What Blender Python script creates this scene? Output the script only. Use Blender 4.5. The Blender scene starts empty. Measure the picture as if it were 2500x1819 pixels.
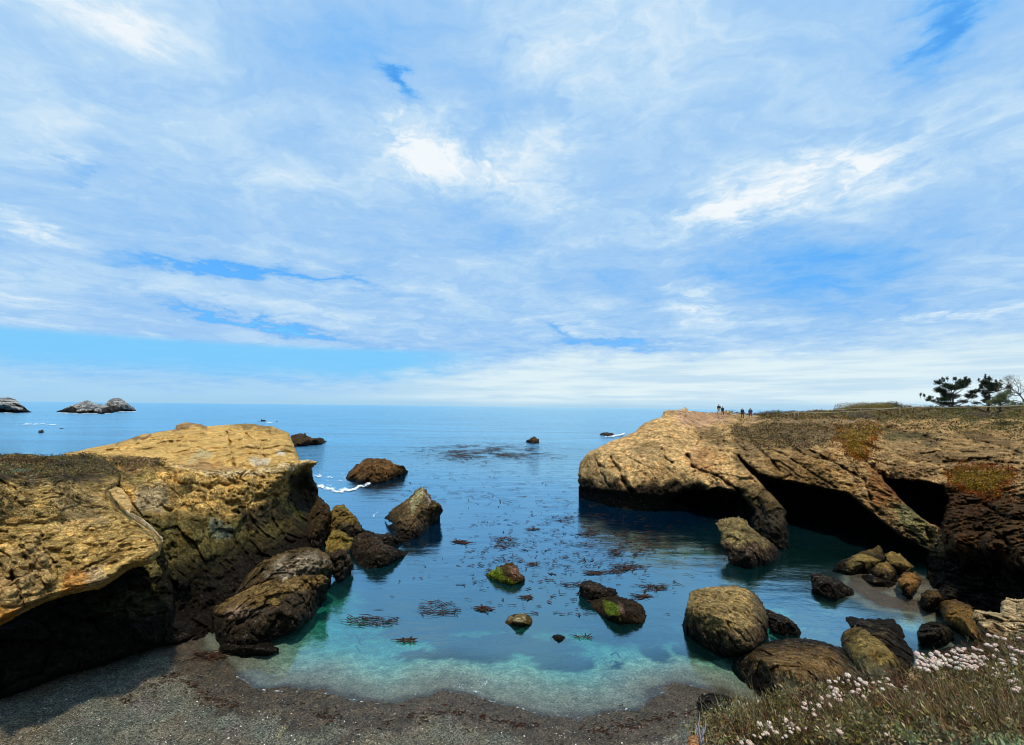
import bpy, bmesh, math, random
import numpy as np
from mathutils import Vector, Matrix
random.seed(7); RNG = np.random.default_rng(7)
S = bpy.context.scene
COL = S.collection
# ------------------------------------------------------------------ camera maths
F = 1050.0; W, H = 2500.0, 1819.0
CH = 10.0                                    # eye above the water
A = math.atan(83.5 / F); T = math.radians(0.62)
fw = np.array([0, math.cos(A), math.sin(A)])
r0 = np.array([1.0, 0, 0]); u0 = np.array([0, -math.sin(A), math.cos(A)])
rt = r0 * math.cos(T) + u0 * math.sin(T); up = u0 * math.cos(T) - r0 * math.sin(T)

def ray(px, py):
    px = np.asarray(px, float); py = np.asarray(py, float)
    x = (px - W / 2) / F; y = (H / 2 - py) / F
    return fw + x[..., None] * rt + y[..., None] * up

def P(px, py, D):                            # the point of a sight line D metres out
    r = ray(px, py)
    return np.array([0, 0, CH]) + r * (np.asarray(D, float) / r[..., 1])[..., None]

def gD(px, py, z=0.0):                       # how far out a sight line meets height z
    r = ray(px, py)
    return (z - CH) / r[..., 2] * r[..., 1]

def G(px, py, z=0.0):
    return P(px, py, gD(px, py, z))

# ------------------------------------------------------------------ noise
_perm = RNG.permutation(256); _perm = np.concatenate([_perm] * 3)
_grad = RNG.normal(size=(256, 3)); _grad /= np.linalg.norm(_grad, axis=1)[:, None]
_rnd = RNG.random((256, 3))

def _h(i, j, k):
    return _perm[_perm[_perm[i & 255] + (j & 255)] + (k & 255)]

def noise(p):
    p = np.asarray(p, float)
    i = np.floor(p).astype(int); f = p - i
    u = f * f * f * (f * (f * 6 - 15) + 10)
    out = 0
    for dx in (0, 1):
        for dy in (0, 1):
            for dz in (0, 1):
                g = _grad[_h(i[:, 0] + dx, i[:, 1] + dy, i[:, 2] + dz)]
                d = f - np.array([dx, dy, dz])
                w = (u[:, 0] if dx else 1 - u[:, 0]) * (u[:, 1] if dy else 1 - u[:, 1]) * (u[:, 2] if dz else 1 - u[:, 2])
                out = out + w * (g * d).sum(1)
    return out * 1.5

def fbm(p, o=4, lac=2.03, g=0.5):
    a, s, out = 1.0, 1.0, 0
    for k in range(o):
        out = out + a * noise(p * s + 17.3 * k); a *= g; s *= lac
    return out

def ridged(p, o=4):
    a, s, out = 1.0, 1.0, 0
    for k in range(o):
        out = out + a * (1 - 2.2 * np.abs(noise(p * s + 9.1 * k))); a *= .5; s *= 2.1
    return out / 1.9

def worley(p):
    p = np.asarray(p, float); i = np.floor(p).astype(int)
    f1 = np.full(len(p), 9.0); f2 = np.full(len(p), 9.0); idn = np.zeros(len(p), int)
    for dx in (-1, 0, 1):
        for dy in (-1, 0, 1):
            for dz in (-1, 0, 1):
                c = i + np.array([dx, dy, dz]); h = _h(c[:, 0], c[:, 1], c[:, 2])
                d = np.linalg.norm(c + _rnd[h] - p, axis=1)
                m = d < f1
                f2 = np.where(m, f1, np.minimum(f2, d)); idn = np.where(m, h, idn); f1 = np.where(m, d, f1)
    return f1, f2, idn

def smooth(a, b, x):
    t = np.clip((x - a) / (b - a), 0, 1); return t * t * (3 - 2 * t)

# ------------------------------------------------------------------ 2D helpers
def inside(poly, x, y):
    c = np.zeros(x.shape, bool); n = len(poly)
    for k in range(n):
        x1, y1 = poly[k][:2]; x2, y2 = poly[(k + 1) % n][:2]
        if y1 == y2: continue
        m = ((y1 > y) != (y2 > y)) & (x < (x2 - x1) * (y - y1) / (y2 - y1) + x1)
        c ^= m
    return c

def segdist(x, y, a, b):
    dx, dy = b[0] - a[0], b[1] - a[1]; L = dx * dx + dy * dy + 1e-9
    t = np.clip(((x - a[0]) * dx + (y - a[1]) * dy) / L, 0, 1)
    return np.hypot(x - a[0] - t * dx, y - a[1] - t * dy)

def polydist(poly, x, y, closed=True, flags=None):
    d = np.full(x.shape, 1e9); n = len(poly)
    for k in range(n if closed else n - 1):
        if flags is not None and not flags[k]: continue
        d = np.minimum(d, segdist(x, y, poly[k], poly[(k + 1) % n]))
    return d

def signed(poly, x, y):
    d = polydist(poly, x, y); return np.where(inside(poly, x, y), d, -d)

def rbf(ctrl, x, y):
    c = np.array([[a[0], a[1]] for a in ctrl], float) / 100; v = np.array([a[2] for a in ctrl], float)
    n = len(c); K = np.linalg.norm(c[:, None] - c[None], axis=2)
    K[np.arange(n), np.arange(n)] -= .02
    Pm = np.hstack([np.ones((n, 1)), c]); M = np.zeros((n + 3, n + 3))
    M[:n, :n] = K; M[:n, n:] = Pm; M[n:, :n] = Pm.T
    s = np.linalg.lstsq(M, np.concatenate([v, np.zeros(3)]), rcond=None)[0]
    q = np.stack([np.ravel(x), np.ravel(y)], 1) / 100
    out = np.zeros(len(q))
    for k in range(n): out += s[k] * np.hypot(q[:, 0] - c[k, 0], q[:, 1] - c[k, 1])
    out += s[n] + q @ s[n + 1:]
    return out.reshape(np.shape(x))

# ------------------------------------------------------------------ objects
def link(name, verts, faces, mat=None, parent=None, col=None, shade=True, loc=None, mats=None, midx=None):
    verts = np.asarray(verts, float)
    if loc is not None: verts = verts - np.asarray(loc)
    me = bpy.data.meshes.new(name)
    if not isinstance(faces, np.ndarray):
        faces = np.array(faces) if len(set(len(f) for f in faces)) == 1 else faces
    if isinstance(faces, np.ndarray):
        k = faces.shape[1]; n = len(faces)
        me.vertices.add(len(verts)); me.vertices.foreach_set('co', verts.astype(np.float32).ravel())
        me.loops.add(n * k); me.loops.foreach_set('vertex_index', faces.astype(np.int32).ravel())
        me.polygons.add(n); me.polygons.foreach_set('loop_start', np.arange(0, n * k, k, dtype=np.int32))
        me.polygons.foreach_set('loop_total', np.full(n, k, np.int32))
        me.update(calc_edges=True); me.validate()
    else:
        me.from_pydata(verts.tolist(), [], [list(f) for f in faces]); me.update()
    if col is not None:
        at = me.color_attributes.new('Col', 'FLOAT_COLOR', 'POINT')
        c = np.ones((len(verts), 4), np.float32); c[:, :3] = col; at.data.foreach_set('color', c.ravel())
    if shade: me.polygons.foreach_set('use_smooth', np.ones(len(me.polygons), bool))
    if mat: me.materials.append(mat)
    o = bpy.data.objects.new(name, me); COL.objects.link(o)
    if loc is not None and parent is None: o.location = loc
    if parent is not None: o.parent = parent
    return o

def tag(o, label=None, cat=None, group=None, kind=None):
    if label: o['label'] = label
    if cat: o['category'] = cat
    if group: o['group'] = group
    if kind: o['kind'] = kind
    return o

def empty(name, loc, label, cat, group=None):
    o = bpy.data.objects.new(name, None); COL.objects.link(o); o.location = Vector(loc)
    return tag(o, label, cat, group)

# ------------------------------------------------------------------ material helper
class NT:
    def __init__(s, name, world=None):
        if world is None:
            s.m = bpy.data.materials.new(name); s.m.use_nodes = True; s.t = s.m.node_tree
        else:
            s.m = world; s.t = world.node_tree
        s.t.nodes.clear()
    def n(s, typ, **kw):
        nd = s.t.nodes.new(typ); ins = kw.pop('i', {})
        for k, v in kw.items(): setattr(nd, k, v)
        for k, v in ins.items(): s.set(nd.inputs[k], v)
        return nd
    def set(s, sock, v):
        if isinstance(v, bpy.types.NodeSocket): s.t.links.new(v, sock)
        elif isinstance(v, (tuple, list)) and len(v) == 3 and sock.type == 'RGBA': sock.default_value = (*v, 1)
        else: sock.default_value = v
    def math(s, op, a, b=0.0, c=0.0, clamp=False):
        nd = s.n('ShaderNodeMath', operation=op, use_clamp=clamp)
        s.set(nd.inputs[0], a); s.set(nd.inputs[1], b)
        if op in ('MULTIPLY_ADD',): s.set(nd.inputs[2], c)
        return nd.outputs[0]
    def mix(s, f, a, b, mode='MIX'):
        nd = s.n('ShaderNodeMix', data_type='RGBA', blend_type=mode)
        s.set(nd.inputs[0], f); s.set(nd.inputs[6], a); s.set(nd.inputs[7], b)
        return nd.outputs[2]
    def noise(s, vec, scale, detail=4, rough=.55, dist=0.0, col=False):
        nd = s.n('ShaderNodeTexNoise', i={'Vector': vec, 'Scale': scale, 'Detail': detail, 'Roughness': rough, 'Distortion': dist})
        return nd.outputs[1 if col else 0]
    def vor(s, vec, scale, out='Distance', feat='F1'):
        nd = s.n('ShaderNodeTexVoronoi', feature=feat, i={'Vector': vec, 'Scale': scale})
        return nd.outputs[out]
    def rng(s, v, a, b, c=0.0, d=1.0, sm=True):
        nd = s.n('ShaderNodeMapRange', interpolation_type='SMOOTHSTEP' if sm else 'LINEAR')
        for k, q in enumerate((v, a, b, c, d)): s.set(nd.inputs[k], q)
        return nd.outputs[0]
    def mapv(s, vec, scale=(1, 1, 1), rot=(0, 0, 0)):
        nd = s.n('ShaderNodeMapping'); s.set(nd.inputs[0], vec); nd.inputs[2].default_value = rot; nd.inputs[3].default_value = scale
        return nd.outputs[0]
    def bump(s, h, dist, strength=1.0, normal=None):
        nd = s.n('ShaderNodeBump'); s.set(nd.inputs['Height'], h); s.set(nd.inputs['Distance'], dist); s.set(nd.inputs['Strength'], strength)
        if normal is not None: s.set(nd.inputs['Normal'], normal)
        return nd.outputs[0]
    def out(s, shader):
        o = s.n('ShaderNodeOutputMaterial'); s.t.links.new(shader, o.inputs[0]); return s.m
    def bsdf(s, **i):
        nd = s.n('ShaderNodeBsdfPrincipled', i={k.replace('_', ' '): v for k, v in i.items()}); return nd.outputs[0]

def rock_mat(name, k=1.0, wet=(0.3, 1.4), barn=0.0, lichen=0.0, contrast=1.0, strata=0.0, tilt=0.7, bump=1.0, wetcol=(0.007, 0.005, 0.0025)):
    m = NT(name); geo = m.n('ShaderNodeNewGeometry').outputs['Position']
    c = m.n('ShaderNodeVertexColor', layer_name='Col').outputs[0]
    big = m.noise(geo, .55 * k, 6, .65, .6); med = m.noise(geo, 3.2 * k, 6, .7); fine = m.noise(geo, 16 * k, 4, .75)
    st = m.mapv(geo, (.5, .5, 5.5), (0, tilt, 0)); sn = m.noise(st, 1.6 * k, 7, .72, .25)
    f1 = m.rng(big, .3, .72, 1 - .38 * contrast, 1 + .25 * contrast)
    f2 = m.rng(med, .3, .7, 1 - .42 * contrast, 1 + .34 * contrast)
    f3 = m.rng(fine, .3, .7, 1 - .5 * contrast, 1 + .45 * contrast)
    f4 = m.rng(sn, .35, .65, 1 - .55 * strata, 1 + .35 * strata)
    f = m.math('MULTIPLY', m.math('MULTIPLY', f1, f2), m.math('MULTIPLY', f3, f4))
    f = m.math('POWER', f, 1.0 + .38 * contrast)
    wv = m.noise(geo, 1.5 * k, 3, .5, 0, True); wa = m.n('ShaderNodeVectorMath', operation='MULTIPLY_ADD'); m.set(wa.inputs[0], wv); wa.inputs[1].default_value = (.8 / k,) * 3; m.set(wa.inputs[2], geo)
    crv = m.noise(wa.outputs[0], 1.25 * k, 5, .6); crk = m.rng(m.math('ABSOLUTE', m.math('SUBTRACT', crv, .5)), .0, .022)
    crv2 = m.noise(wa.outputs[0], 3.4 * k, 4, .6); crk2 = m.rng(m.math('ABSOLUTE', m.math('SUBTRACT', crv2, .5)), .0, .03)
    cr = m.math('MULTIPLY', m.rng(crk, 0, 1, 1 - .62 * min(contrast, 1), 1), m.rng(crk2, 0, 1, 1 - .45 * min(contrast, 1), 1))
    f = m.math('MULTIPLY', m.math('MULTIPLY', f, cr), 1.38)
    vm = m.n('ShaderNodeVectorMath', operation='SCALE'); m.set(vm.inputs[0], c); m.set(vm.inputs['Scale'], f)
    col = vm.outputs[0]
    hue = m.noise(geo, 1.1 * k, 5, .6)
    col = m.mix(m.rng(hue, .48, .72, 0, .55), col, m.mix(1.0, col, (1.0, .72, .42), 'MULTIPLY'))
    if lichen:
        l = m.rng(m.noise(geo, 2.3 * k, 7, .7), .56, .66, 0, lichen); col = m.mix(l, col, (.045, .042, .03))
    # stones and shell fragments
    sp = m.vor(geo, 11 * k); r = m.vor(geo, 11 * k, 'Color'); sr = m.n('ShaderNodeSeparateColor'); m.set(sr.inputs[0], r)
    spk = m.math('MULTIPLY', m.rng(sp, .2, .32, 1, 0), m.math('GREATER_THAN', sr.outputs[0], .80))
    col = m.mix(m.math('MULTIPLY', spk, .45), col, m.mix(1.0, col, (1.9, 1.9, 1.9), 'MULTIPLY'))
    # the wet band the tide leaves, weed and barnacles
    z = m.n('ShaderNodeSeparateXYZ'); m.set(z.inputs[0], geo); zz = z.outputs[2]
    wob = m.math('MULTIPLY_ADD', m.noise(geo, .8, 6, .65), 1.6, m.math('SUBTRACT', zz, .8))
    w = m.rng(wob, wet[0], wet[1], 1, 0)
    wc = m.mix(m.rng(m.noise(geo, 5, 5, .7), .5, .68), wetcol, (.018, .010, .004))
    col = m.mix(w, col, wc)
    if barn:
        b = m.vor(geo, 9 * k); bm = m.rng(m.noise(geo, 4.5, 6, .75), .52, .60, 0, 1)
        bz = m.math('MULTIPLY', m.rng(wob, wet[1] + .6, wet[1] - .1, 0, 1), m.rng(wob, -.1, .5, .12, 1))
        col = m.mix(m.math('MULTIPLY', m.math('MULTIPLY', bm, bz), m.math('MULTIPLY', m.rng(b, .25, .45, 1, .1), barn)), col, (.42, .36, .30))
    ro = m.rng(w, 0, 1, .95, .75)
    h = m.math('ADD', m.math('MULTIPLY', med, .6), m.math('ADD', m.math('MULTIPLY', fine, .22), m.math('MULTIPLY', sn, .8 * strata)))
    h = m.math('ADD', h, m.math('MULTIPLY', m.rng(sp, 0, .5, 1, 0), .10))
    h = m.math('ADD', h, m.math('MULTIPLY', m.math('ADD', crk, crk2), .18))
    nb = m.bump(h, .24 / k * bump, 1.0)
    return m.out(m.bsdf(Base_Color=col, Roughness=ro, Normal=nb, **{'Specular_IOR_Level': .08}))

def leaf_mat(name, rough=.75):
    m = NT(name); c = m.n('ShaderNodeVertexColor', layer_name='Col').outputs[0]
    geo = m.n('ShaderNodeNewGeometry').outputs['Position']
    v = m.rng(m.noise(geo, 9, 3), .3, .7, .7, 1.3)
    vm = m.n('ShaderNodeVectorMath', operation='SCALE'); m.set(vm.inputs[0], c); m.set(vm.inputs['Scale'], v)
    d = m.bsdf(Base_Color=vm.outputs[0], Roughness=rough, **{'Specular_IOR_Level': .2})
    t = m.n('ShaderNodeBsdfTranslucent', i={'Color': vm.outputs[0]}).outputs[0]
    x = m.n('ShaderNodeMixShader', i={0: .25}); m.t.links.new(d, x.inputs[1]); m.t.links.new(t, x.inputs[2])
    return m.out(x.outputs[0])

def plain(name, c, rough=.8, var=.3, scale=8):
    m = NT(name); geo = m.n('ShaderNodeNewGeometry').outputs['Position']
    v = m.rng(m.noise(geo, scale, 4, .65), .3, .7, 1 - var, 1 + var)
    vm = m.n('ShaderNodeVectorMath', operation='SCALE'); vm.inputs[0].default_value = c; m.set(vm.inputs['Scale'], v)
    return m.out(m.bsdf(Base_Color=vm.outputs[0], Roughness=rough))

M = {}
M['tan'] = rock_mat('tan_crag', .8, (.9, 2.8), .25, .45, .85, .25, .70)
M['cong'] = rock_mat('conglomerate', 1.7, (-3, -2), 0, .3, .8, .75, .28, 1.25)
M['dome'] = rock_mat('smooth_sandstone', .8, (.2, 1.0), 0, .12, .36, .18, .22, .8)
M['mid'] = rock_mat('pitted_sandstone', 1.1, (.5, 2.6), .12, .45, .95, .35, .25)
M['cave'] = rock_mat('cave_rock', 1.4, (-3, -2), 0, .6, 1.0, .3)
M['boulder'] = rock_mat('tide_boulder', 1.6, (.3, 1.15), .45, .25, 1.0, .2, .5, 1.0)
M['barn'] = rock_mat('barnacled_rock', 1.8, (.3, 1.3), .6, .3, 1.2, .2, .5, 1.2)
M['reef'] = rock_mat('sea_reef_rock', .9, (.1, .8), .3, .4, 1.1, .2)
M['guano'] = rock_mat('guano_rock', .07, (.8, 3.2), 0, .4, 1.3, .7, .5, 6.0)
M['near'] = rock_mat('near_ledge_rock', 7, (-3, -2), 0, .3, 1.15, .5, .2, 1.0)
M['leaf'] = leaf_mat('leaf')

# ------------------------------------------------------------------ rock relief bodies
def zone_col(base, zones, px, py, X, soft_noise=1.0):
    c = np.tile(np.asarray(base, float), (len(px), 1))
    if not zones: return c
    w1 = fbm(np.stack([px / 38, py / 38, px * 0 + 3.3], 1), 4) * 16 * soft_noise
    w2 = fbm(np.stack([px / 38, py / 38, px * 0 + 8.7], 1), 4) * 16 * soft_noise
    for z in zones:
        poly, colr, soft, strength = z
        d = signed(poly, px + w1, py + w2)
        f = smooth(-soft, soft, d) * strength
        c = c * (1 - f[:, None]) + np.asarray(colr) * f[:, None]
    return c

def relief(name, poly,  ctrl, step, disp, mat, base, zones=None, cracks=(), rw=14, rd=1.0, back=6.0, wob=2.5, parent=None, loc=None, flags=None, bumps=(), facet=None, holes=()):
    """a closed body of rock: outline poly, face at the distances ctrl, rounded over at the rim, thick behind"""
    pa = np.array([p[:2] for p in poly], float)
    x0, y0 = pa.min(0) - 4; x1, y1 = pa.max(0) + 4
    gx = np.arange(x0, x1 + step, step); gy = np.arange(y0, y1 + step, step)
    X, Y = np.meshgrid(gx, gy); nx, ny = len(gx), len(gy)
    q = np.stack([X.ravel() / 9, Y.ravel() / 9, X.ravel() * 0 + len(poly)], 1)
    wx = (fbm(q, 3) * wob).reshape(X.shape); wy = (fbm(q + 40, 3) * wob).reshape(X.shape)
    mask = inside(poly, X + wx, Y + wy)
    # keep only cells with four corners in
    cell = mask[:-1, :-1] & mask[1:, :-1] & mask[:-1, 1:] & mask[1:, 1:]
    used = np.zeros_like(mask)
    used[:-1, :-1] |= cell; used[1:, :-1] |= cell; used[:-1, 1:] |= cell; used[1:, 1:] |= cell
    # interior verts: all four cells around present
    cp = np.pad(cell, 1); inn = cp[:-1, :-1] & cp[1:, :-1] & cp[:-1, 1:] & cp[1:, 1:]
    idx = -np.ones(mask.shape, int); idx[used] = np.arange(used.sum())
    px, py = X[used], Y[used]; interior = inn[used]
    D = rbf(ctrl, px, py)
    dall = polydist(poly, px, py); dr = polydist(poly, px, py, True, flags) if flags is not None else dall
    t = np.clip(1 - dr / rw, 0, 1); D = D + rd * (1 - np.sqrt(np.clip(1 - t * t, 0, 1)))
    if facet: D = D - facet(px, py)
    for (bx, by, br, bd) in bumps:
        rr = ((px - bx) ** 2 + (py - by) ** 2) / br ** 2; D = D - bd * np.exp(-rr * 1.5)
    for (line, wd, dp) in cracks:
        jx = fbm(np.stack([px / 14, py / 14, px * 0 + 5], 1), 3) * 4
        d = polydist(line, px + jx, py + jx * .5, False)
        md2 = fbm(np.stack([px / 22, py / 22, px * 0 + 11], 1), 3); wl = wd * np.clip(.62 + .7 * md2, .18, 1.5)
        D = D + dp * np.clip(.75 + .9 * md2, 0, 1.6) * np.exp(-np.abs(d / wl) ** 1.5)
    hx = fbm(np.stack([px / 20, py / 20, px * 0 + 21], 1), 4) * 7
    for (hp, hd, hs) in holes: D = D + hd * smooth(-hs, hs, signed(hp, px + hx, py + hx * .6))
    X3 = P(px, py, D)
    amp = disp(X3, px, py)
    D = D - amp * np.clip(.35 + dall / rw, 0, 1)
    V = P(px, py, D)
    c = zone_col(base, zones, px, py, V)
    a, b, cc, d_ = idx[:-1, :-1][cell], idx[:-1, 1:][cell], idx[1:, 1:][cell], idx[1:, :-1][cell]
    ff = np.stack([a, d_, cc, b], 1)
    # the back, on a copy of the same grid
    bi = np.arange(len(px)); nb = interior.sum(); bi[interior] = len(px) + np.arange(nb)
    Db = D + .02 + back * np.sqrt(np.clip(dall / (rw * 3), 0, 1)) * (.8 + .2 * np.tanh(fbm(X3 * .3, 2)))
    VB = P(px, py, Db)[interior]
    fb = bi[ff][:, ::-1]
    V = np.vstack([V, VB]); c = np.vstack([c, c[interior]])
    o = link(name, V, np.vstack([ff, fb]), mat, parent, c, True, loc)
    def surf(ax, ay):
        ax = np.atleast_1d(np.asarray(ax, float)); ay = np.atleast_1d(np.asarray(ay, float))
        k = [int(np.argmin((px - u) ** 2 + (py - v) ** 2)) for u, v in zip(ax, ay)]
        return V[k]
    return o, surf

def craggy(s=1.0, a=1.0, tilt=.7, b=1.0):
    ct, sn = math.cos(tilt), math.sin(tilt)
    def f(X, px, py):
        q = X / s
        al = q[:, 0] * ct - q[:, 2] * sn; ac = q[:, 0] * sn + q[:, 2] * ct
        st = np.stack([al * .22, q[:, 1] * .3, ac * 1.0], 1)
        f1, f2, i = worley(q * .42 + fbm(q * .3, 2)[:, None] * .4)
        return a * (.55 * ridged(q * .22, 4) + .38 * ridged(st * .9, 4) + b * .85 * (_rnd[i, 0] - .5) + b * .34 * np.minimum(f2 - f1, .14) / .14 - .2 + .16 * fbm(q * 2.2, 4) + .16 * ridged(q * 1.7, 4) + .05 * ridged(q * 6, 3))
    return f

def lumpy(s=1.0, a=1.0):
    def f(X, px, py):
        q = X / s; f1, f2, i = worley(q * 1.1 + fbm(q, 2)[:, None] * .15)
        return a * (.38 * fbm(q * .8, 4) + .42 * (_rnd[i, 1] - .5) + .20 * np.minimum(f2 - f1, .16) / .16 + .22 * ridged(q * 2.6, 4) + .10 * ridged(q * 7, 3))
    return f

def congl(a=1.0, tilt=.28):
    ct, sn = math.cos(tilt), math.sin(tilt)
    def f(X, px, py):
        al = X[:, 0] * ct - X[:, 2] * sn; ac = X[:, 0] * sn + X[:, 2] * ct
        st = np.stack([al * .7, X[:, 1] * .7, ac * 3.6], 1)
        f1, f2, i = worley(np.stack([al * 3.2, X[:, 1] * 3, ac * 8.5], 1))
        return a * (.4 * fbm(X * .45, 4) + .22 * ridged(st, 4) + .17 * (1 - f1) * (_rnd[i, 0] > .35))
    return f

def wcol(c, k): return tuple(v * k for v in c)
TAN = (.43, .295, .155)
exec_rocks = []
def rock(name, poly, T, label, base=(.14, .09, .042), mat='boulder', step=2.5, z=0.0, amp=.45, sc=1.0, rw=None, zones=None, back=None, group=None, top=None, wob=3.2, cat='rock', down=14, bumps=()):
    """a boulder: points flagged 'w' lie on the ground or waterline at height z"""
    wpts = [p for p in poly if len(p) > 2]
    ys = [p[1] for p in poly]; ytop = min(ys); yb = max(ys)
    Dw = np.mean([gD(p[0], p[1], z) for p in wpts])
    ctrl = [(p[0], p[1], float(gD(p[0], p[1], z))) for p in wpts]
    ctrl += [(p[0], p[1] + 40, float(gD(p[0], p[1], z))) for p in wpts]
    for p in poly:
        if len(p) == 2:
            fr = (yb - p[1]) / (yb - ytop + 1e-6); ctrl.append((p[0], p[1], float(Dw + T * fr)))
    # carry the foot below the surface
    full = []; n = len(poly); base = (base[0] * 1.08, base[1], base[2] * .72) if mat != 'guano' else base
    for k, p in enumerate(poly):
        q = poly[(k + 1) % n]; o_ = poly[k - 1]
        if len(p) > 2:
            if len(o_) == 2: full.append(p[:2])
            full.append((p[0], p[1] + down))
            if len(q) == 2: full.append(p[:2])
        else: full.append(p[:2])
    xl = min(p[0] for p in poly); wid = max(p[0] for p in poly) - xl
    rw_ = (rw or max(5, min(wid, yb - ytop) * .38)) * .62
    rg = np.random.default_rng(int(xl * 7 + yb)); pl = [(rg.uniform(0, 6.283), rg.uniform(.5, 1.7), rg.uniform(.75, 1.15)) for _ in range(8)] + [(-1.57 + rg.normal() * .2, 1.3, .9)]
    def fac(px, py):
        u = (px - xl) / wid * 2 - 1; v = (py - ytop) / (yb - ytop) * 2 - 1; h = np.full(px.shape, 1.0)
        for th, sl_, c0 in pl: h = np.minimum(h, c0 - sl_ * (u * math.cos(th) + v * math.sin(th)) * .8)
        return np.clip(h, -.3, 1) * T * .75
    base_pt = np.mean([G(p[0], p[1], z) for p in wpts], axis=0)
    o, s = relief(name, full, ctrl, step, lumpy(sc, amp * 1.6), M[mat], base, zones, rw=rw_, rd=T * .2, facet=fac, back=back or T, wob=wob, loc=base_pt, bumps=bumps)
    tag(o, label, cat, group)
    return o, s
W_ = 'w'
# ------------------------------------------------------------------ camera
cam = bpy.data.cameras.new('camera'); co = bpy.data.objects.new('camera', cam); COL.objects.link(co)
cam.sensor_width = 36; cam.lens = F * 36 / W; cam.clip_end = 200000; cam.clip_start = .05
co.matrix_world = Matrix(((rt[0], up[0], -fw[0] / np.linalg.norm(fw), 0), (rt[1], up[1], -fw[1] / np.linalg.norm(fw), 0), (rt[2], up[2], -fw[2] / np.linalg.norm(fw), CH), (0, 0, 0, 1)))
S.camera = co
S.render.engine = 'CYCLES'; S.cycles.use_denoising = True; S.cycles.max_bounces = 7; S.cycles.transparent_max_bounces = 8
S.cycles.filter_width = 1.0; S.cycles.caustics_reflective = False; S.cycles.caustics_refractive = False
S.view_settings.view_transform = 'Standard'; S.view_settings.look = 'None'; S.view_settings.exposure = 0; S.view_settings.gamma = 1
# ------------------------------------------------------------------ light and sky
SUN_EL, SUN_AZ = math.radians(68), math.radians(165)      # azimuth clockwise from the view direction
sun = bpy.data.lights.new('sun', 'SUN'); sun.energy = 4.3; sun.angle = math.radians(3); sun.color = (1, .93, .80)
so = bpy.data.objects.new('sun', sun); COL.objects.link(so)
sd = Vector((math.sin(SUN_AZ) * math.cos(SUN_EL), math.cos(SUN_AZ) * math.cos(SUN_EL), math.sin(SUN_EL)))
so.rotation_euler = sd.to_track_quat('Z', 'Y').to_euler()
w = bpy.data.worlds.new('World'); S.world = w; w.use_nodes = True
m = NT('', w)
d = m.n('ShaderNodeTexCoord').outputs['Generated']
xyz = m.n('ShaderNodeSeparateXYZ', i={0: d}).outputs
sky = m.n('ShaderNodeTexSky', sky_type='NISHITA', sun_disc=False, sun_elevation=SUN_EL, sun_rotation=SUN_AZ, altitude=10, air_density=1.0, dust_density=.6, ozone_density=2.0)
az = m.math('ARCTAN2', xyz[0], xyz[1]); el = m.math('ARCSINE', xyz[2])
# cloud deck: a flat layer high above, seen in perspective
zc = m.math('ADD', m.math('MAXIMUM', xyz[2], 0.0), .10)
q = m.n('ShaderNodeCombineXYZ', i={0: m.math('DIVIDE', xyz[0], zc), 1: m.math('DIVIDE', xyz[1], zc), 2: 0.0}).outputs[0]
wn = m.noise(q, 1.3, 5, .6, 0, True)
wv = m.n('ShaderNodeVectorMath', operation='SUBTRACT'); m.set(wv.inputs[0], wn); wv.inputs[1].default_value = (.5, .5, .5)
ws = m.n('ShaderNodeVectorMath', operation='SCALE'); m.set(ws.inputs[0], wv.outputs[0]); ws.inputs['Scale'].default_value = .9
qa = m.n('ShaderNodeVectorMath', operation='ADD'); m.set(qa.inputs[0], q); m.set(qa.inputs[1], ws.outputs[0]); q2 = qa.outputs[0]
n1 = m.noise(q2, .75, 7, .52); n2 = m.noise(m.mapv(q2, (1, 1.5, 1), (0, 0, .6)), 2.3, 8, .58, .5); n3 = m.noise(q2, 5.5, 8, .64, .5)
# wispy wobble for the placed holes and banks
wob = m.n('ShaderNodeVectorMath', operation='SCALE'); m.set(wob.inputs[0], wv.outputs[0]); wob.inputs['Scale'].default_value = .16
wf = m.n('ShaderNodeSeparateXYZ', i={0: wob.outputs[0]}).outputs
fcol = m.noise(m.mapv(d, (7, 7, 22)), 1.6, 6, .65, 0, True)
fs = m.n('ShaderNodeSeparateXYZ', i={0: fcol}).outputs
azw = m.math('ADD', m.math('ADD', az, wf[0]), m.math('MULTIPLY', m.math('SUBTRACT', fs[0], .5), .20))
elw = m.math('ADD', m.math('ADD', el, m.math('MULTIPLY', wf[1], .5)), m.math('MULTIPLY', m.math('SUBTRACT', fs[1], .5), .085))
def ae(px, py):
    r = ray(px, py); r = r / np.linalg.norm(r); return np.array([math.atan2(r[0], r[1]), math.asin(r[2])])
vec = m.n('ShaderNodeCombineXYZ', i={0: azw, 1: elw, 2: 1.0}).outputs[0]
def blob(px, py, rx, ry, ang=0, pw=1.0):
    """an ellipse of sky round the direction of (px,py)"""
    c = ae(px, py); ca, sa = math.cos(math.radians(ang)), math.sin(math.radians(ang))
    v1 = ae(px + rx * ca, py + rx * sa) - c; v2 = ae(px - ry * sa, py + ry * ca) - c
    Mi = np.linalg.inv(np.stack([v1, v2], 1)); o = -Mi @ c
    u = m.n('ShaderNodeVectorMath', operation='DOT_PRODUCT'); m.set(u.inputs[0], vec); u.inputs[1].default_value = (Mi[0, 0], Mi[0, 1], o[0])
    v = m.n('ShaderNodeVectorMath', operation='DOT_PRODUCT'); m.set(v.inputs[0], vec); v.inputs[1].default_value = (Mi[1, 0], Mi[1, 1], o[1])
    r2 = m.math('MULTIPLY_ADD', u.outputs['Value'], u.outputs['Value'], m.math('MULTIPLY', v.outputs['Value'], v.outputs['Value']))
    return m.math('POWER', 2.718, m.math('MULTIPLY', r2, -pw))
dens = m.math('ADD', m.math('MULTIPLY_ADD', n1, .50, .34), m.math('MULTIPLY_ADD', n2, .56, -.28))
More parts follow.
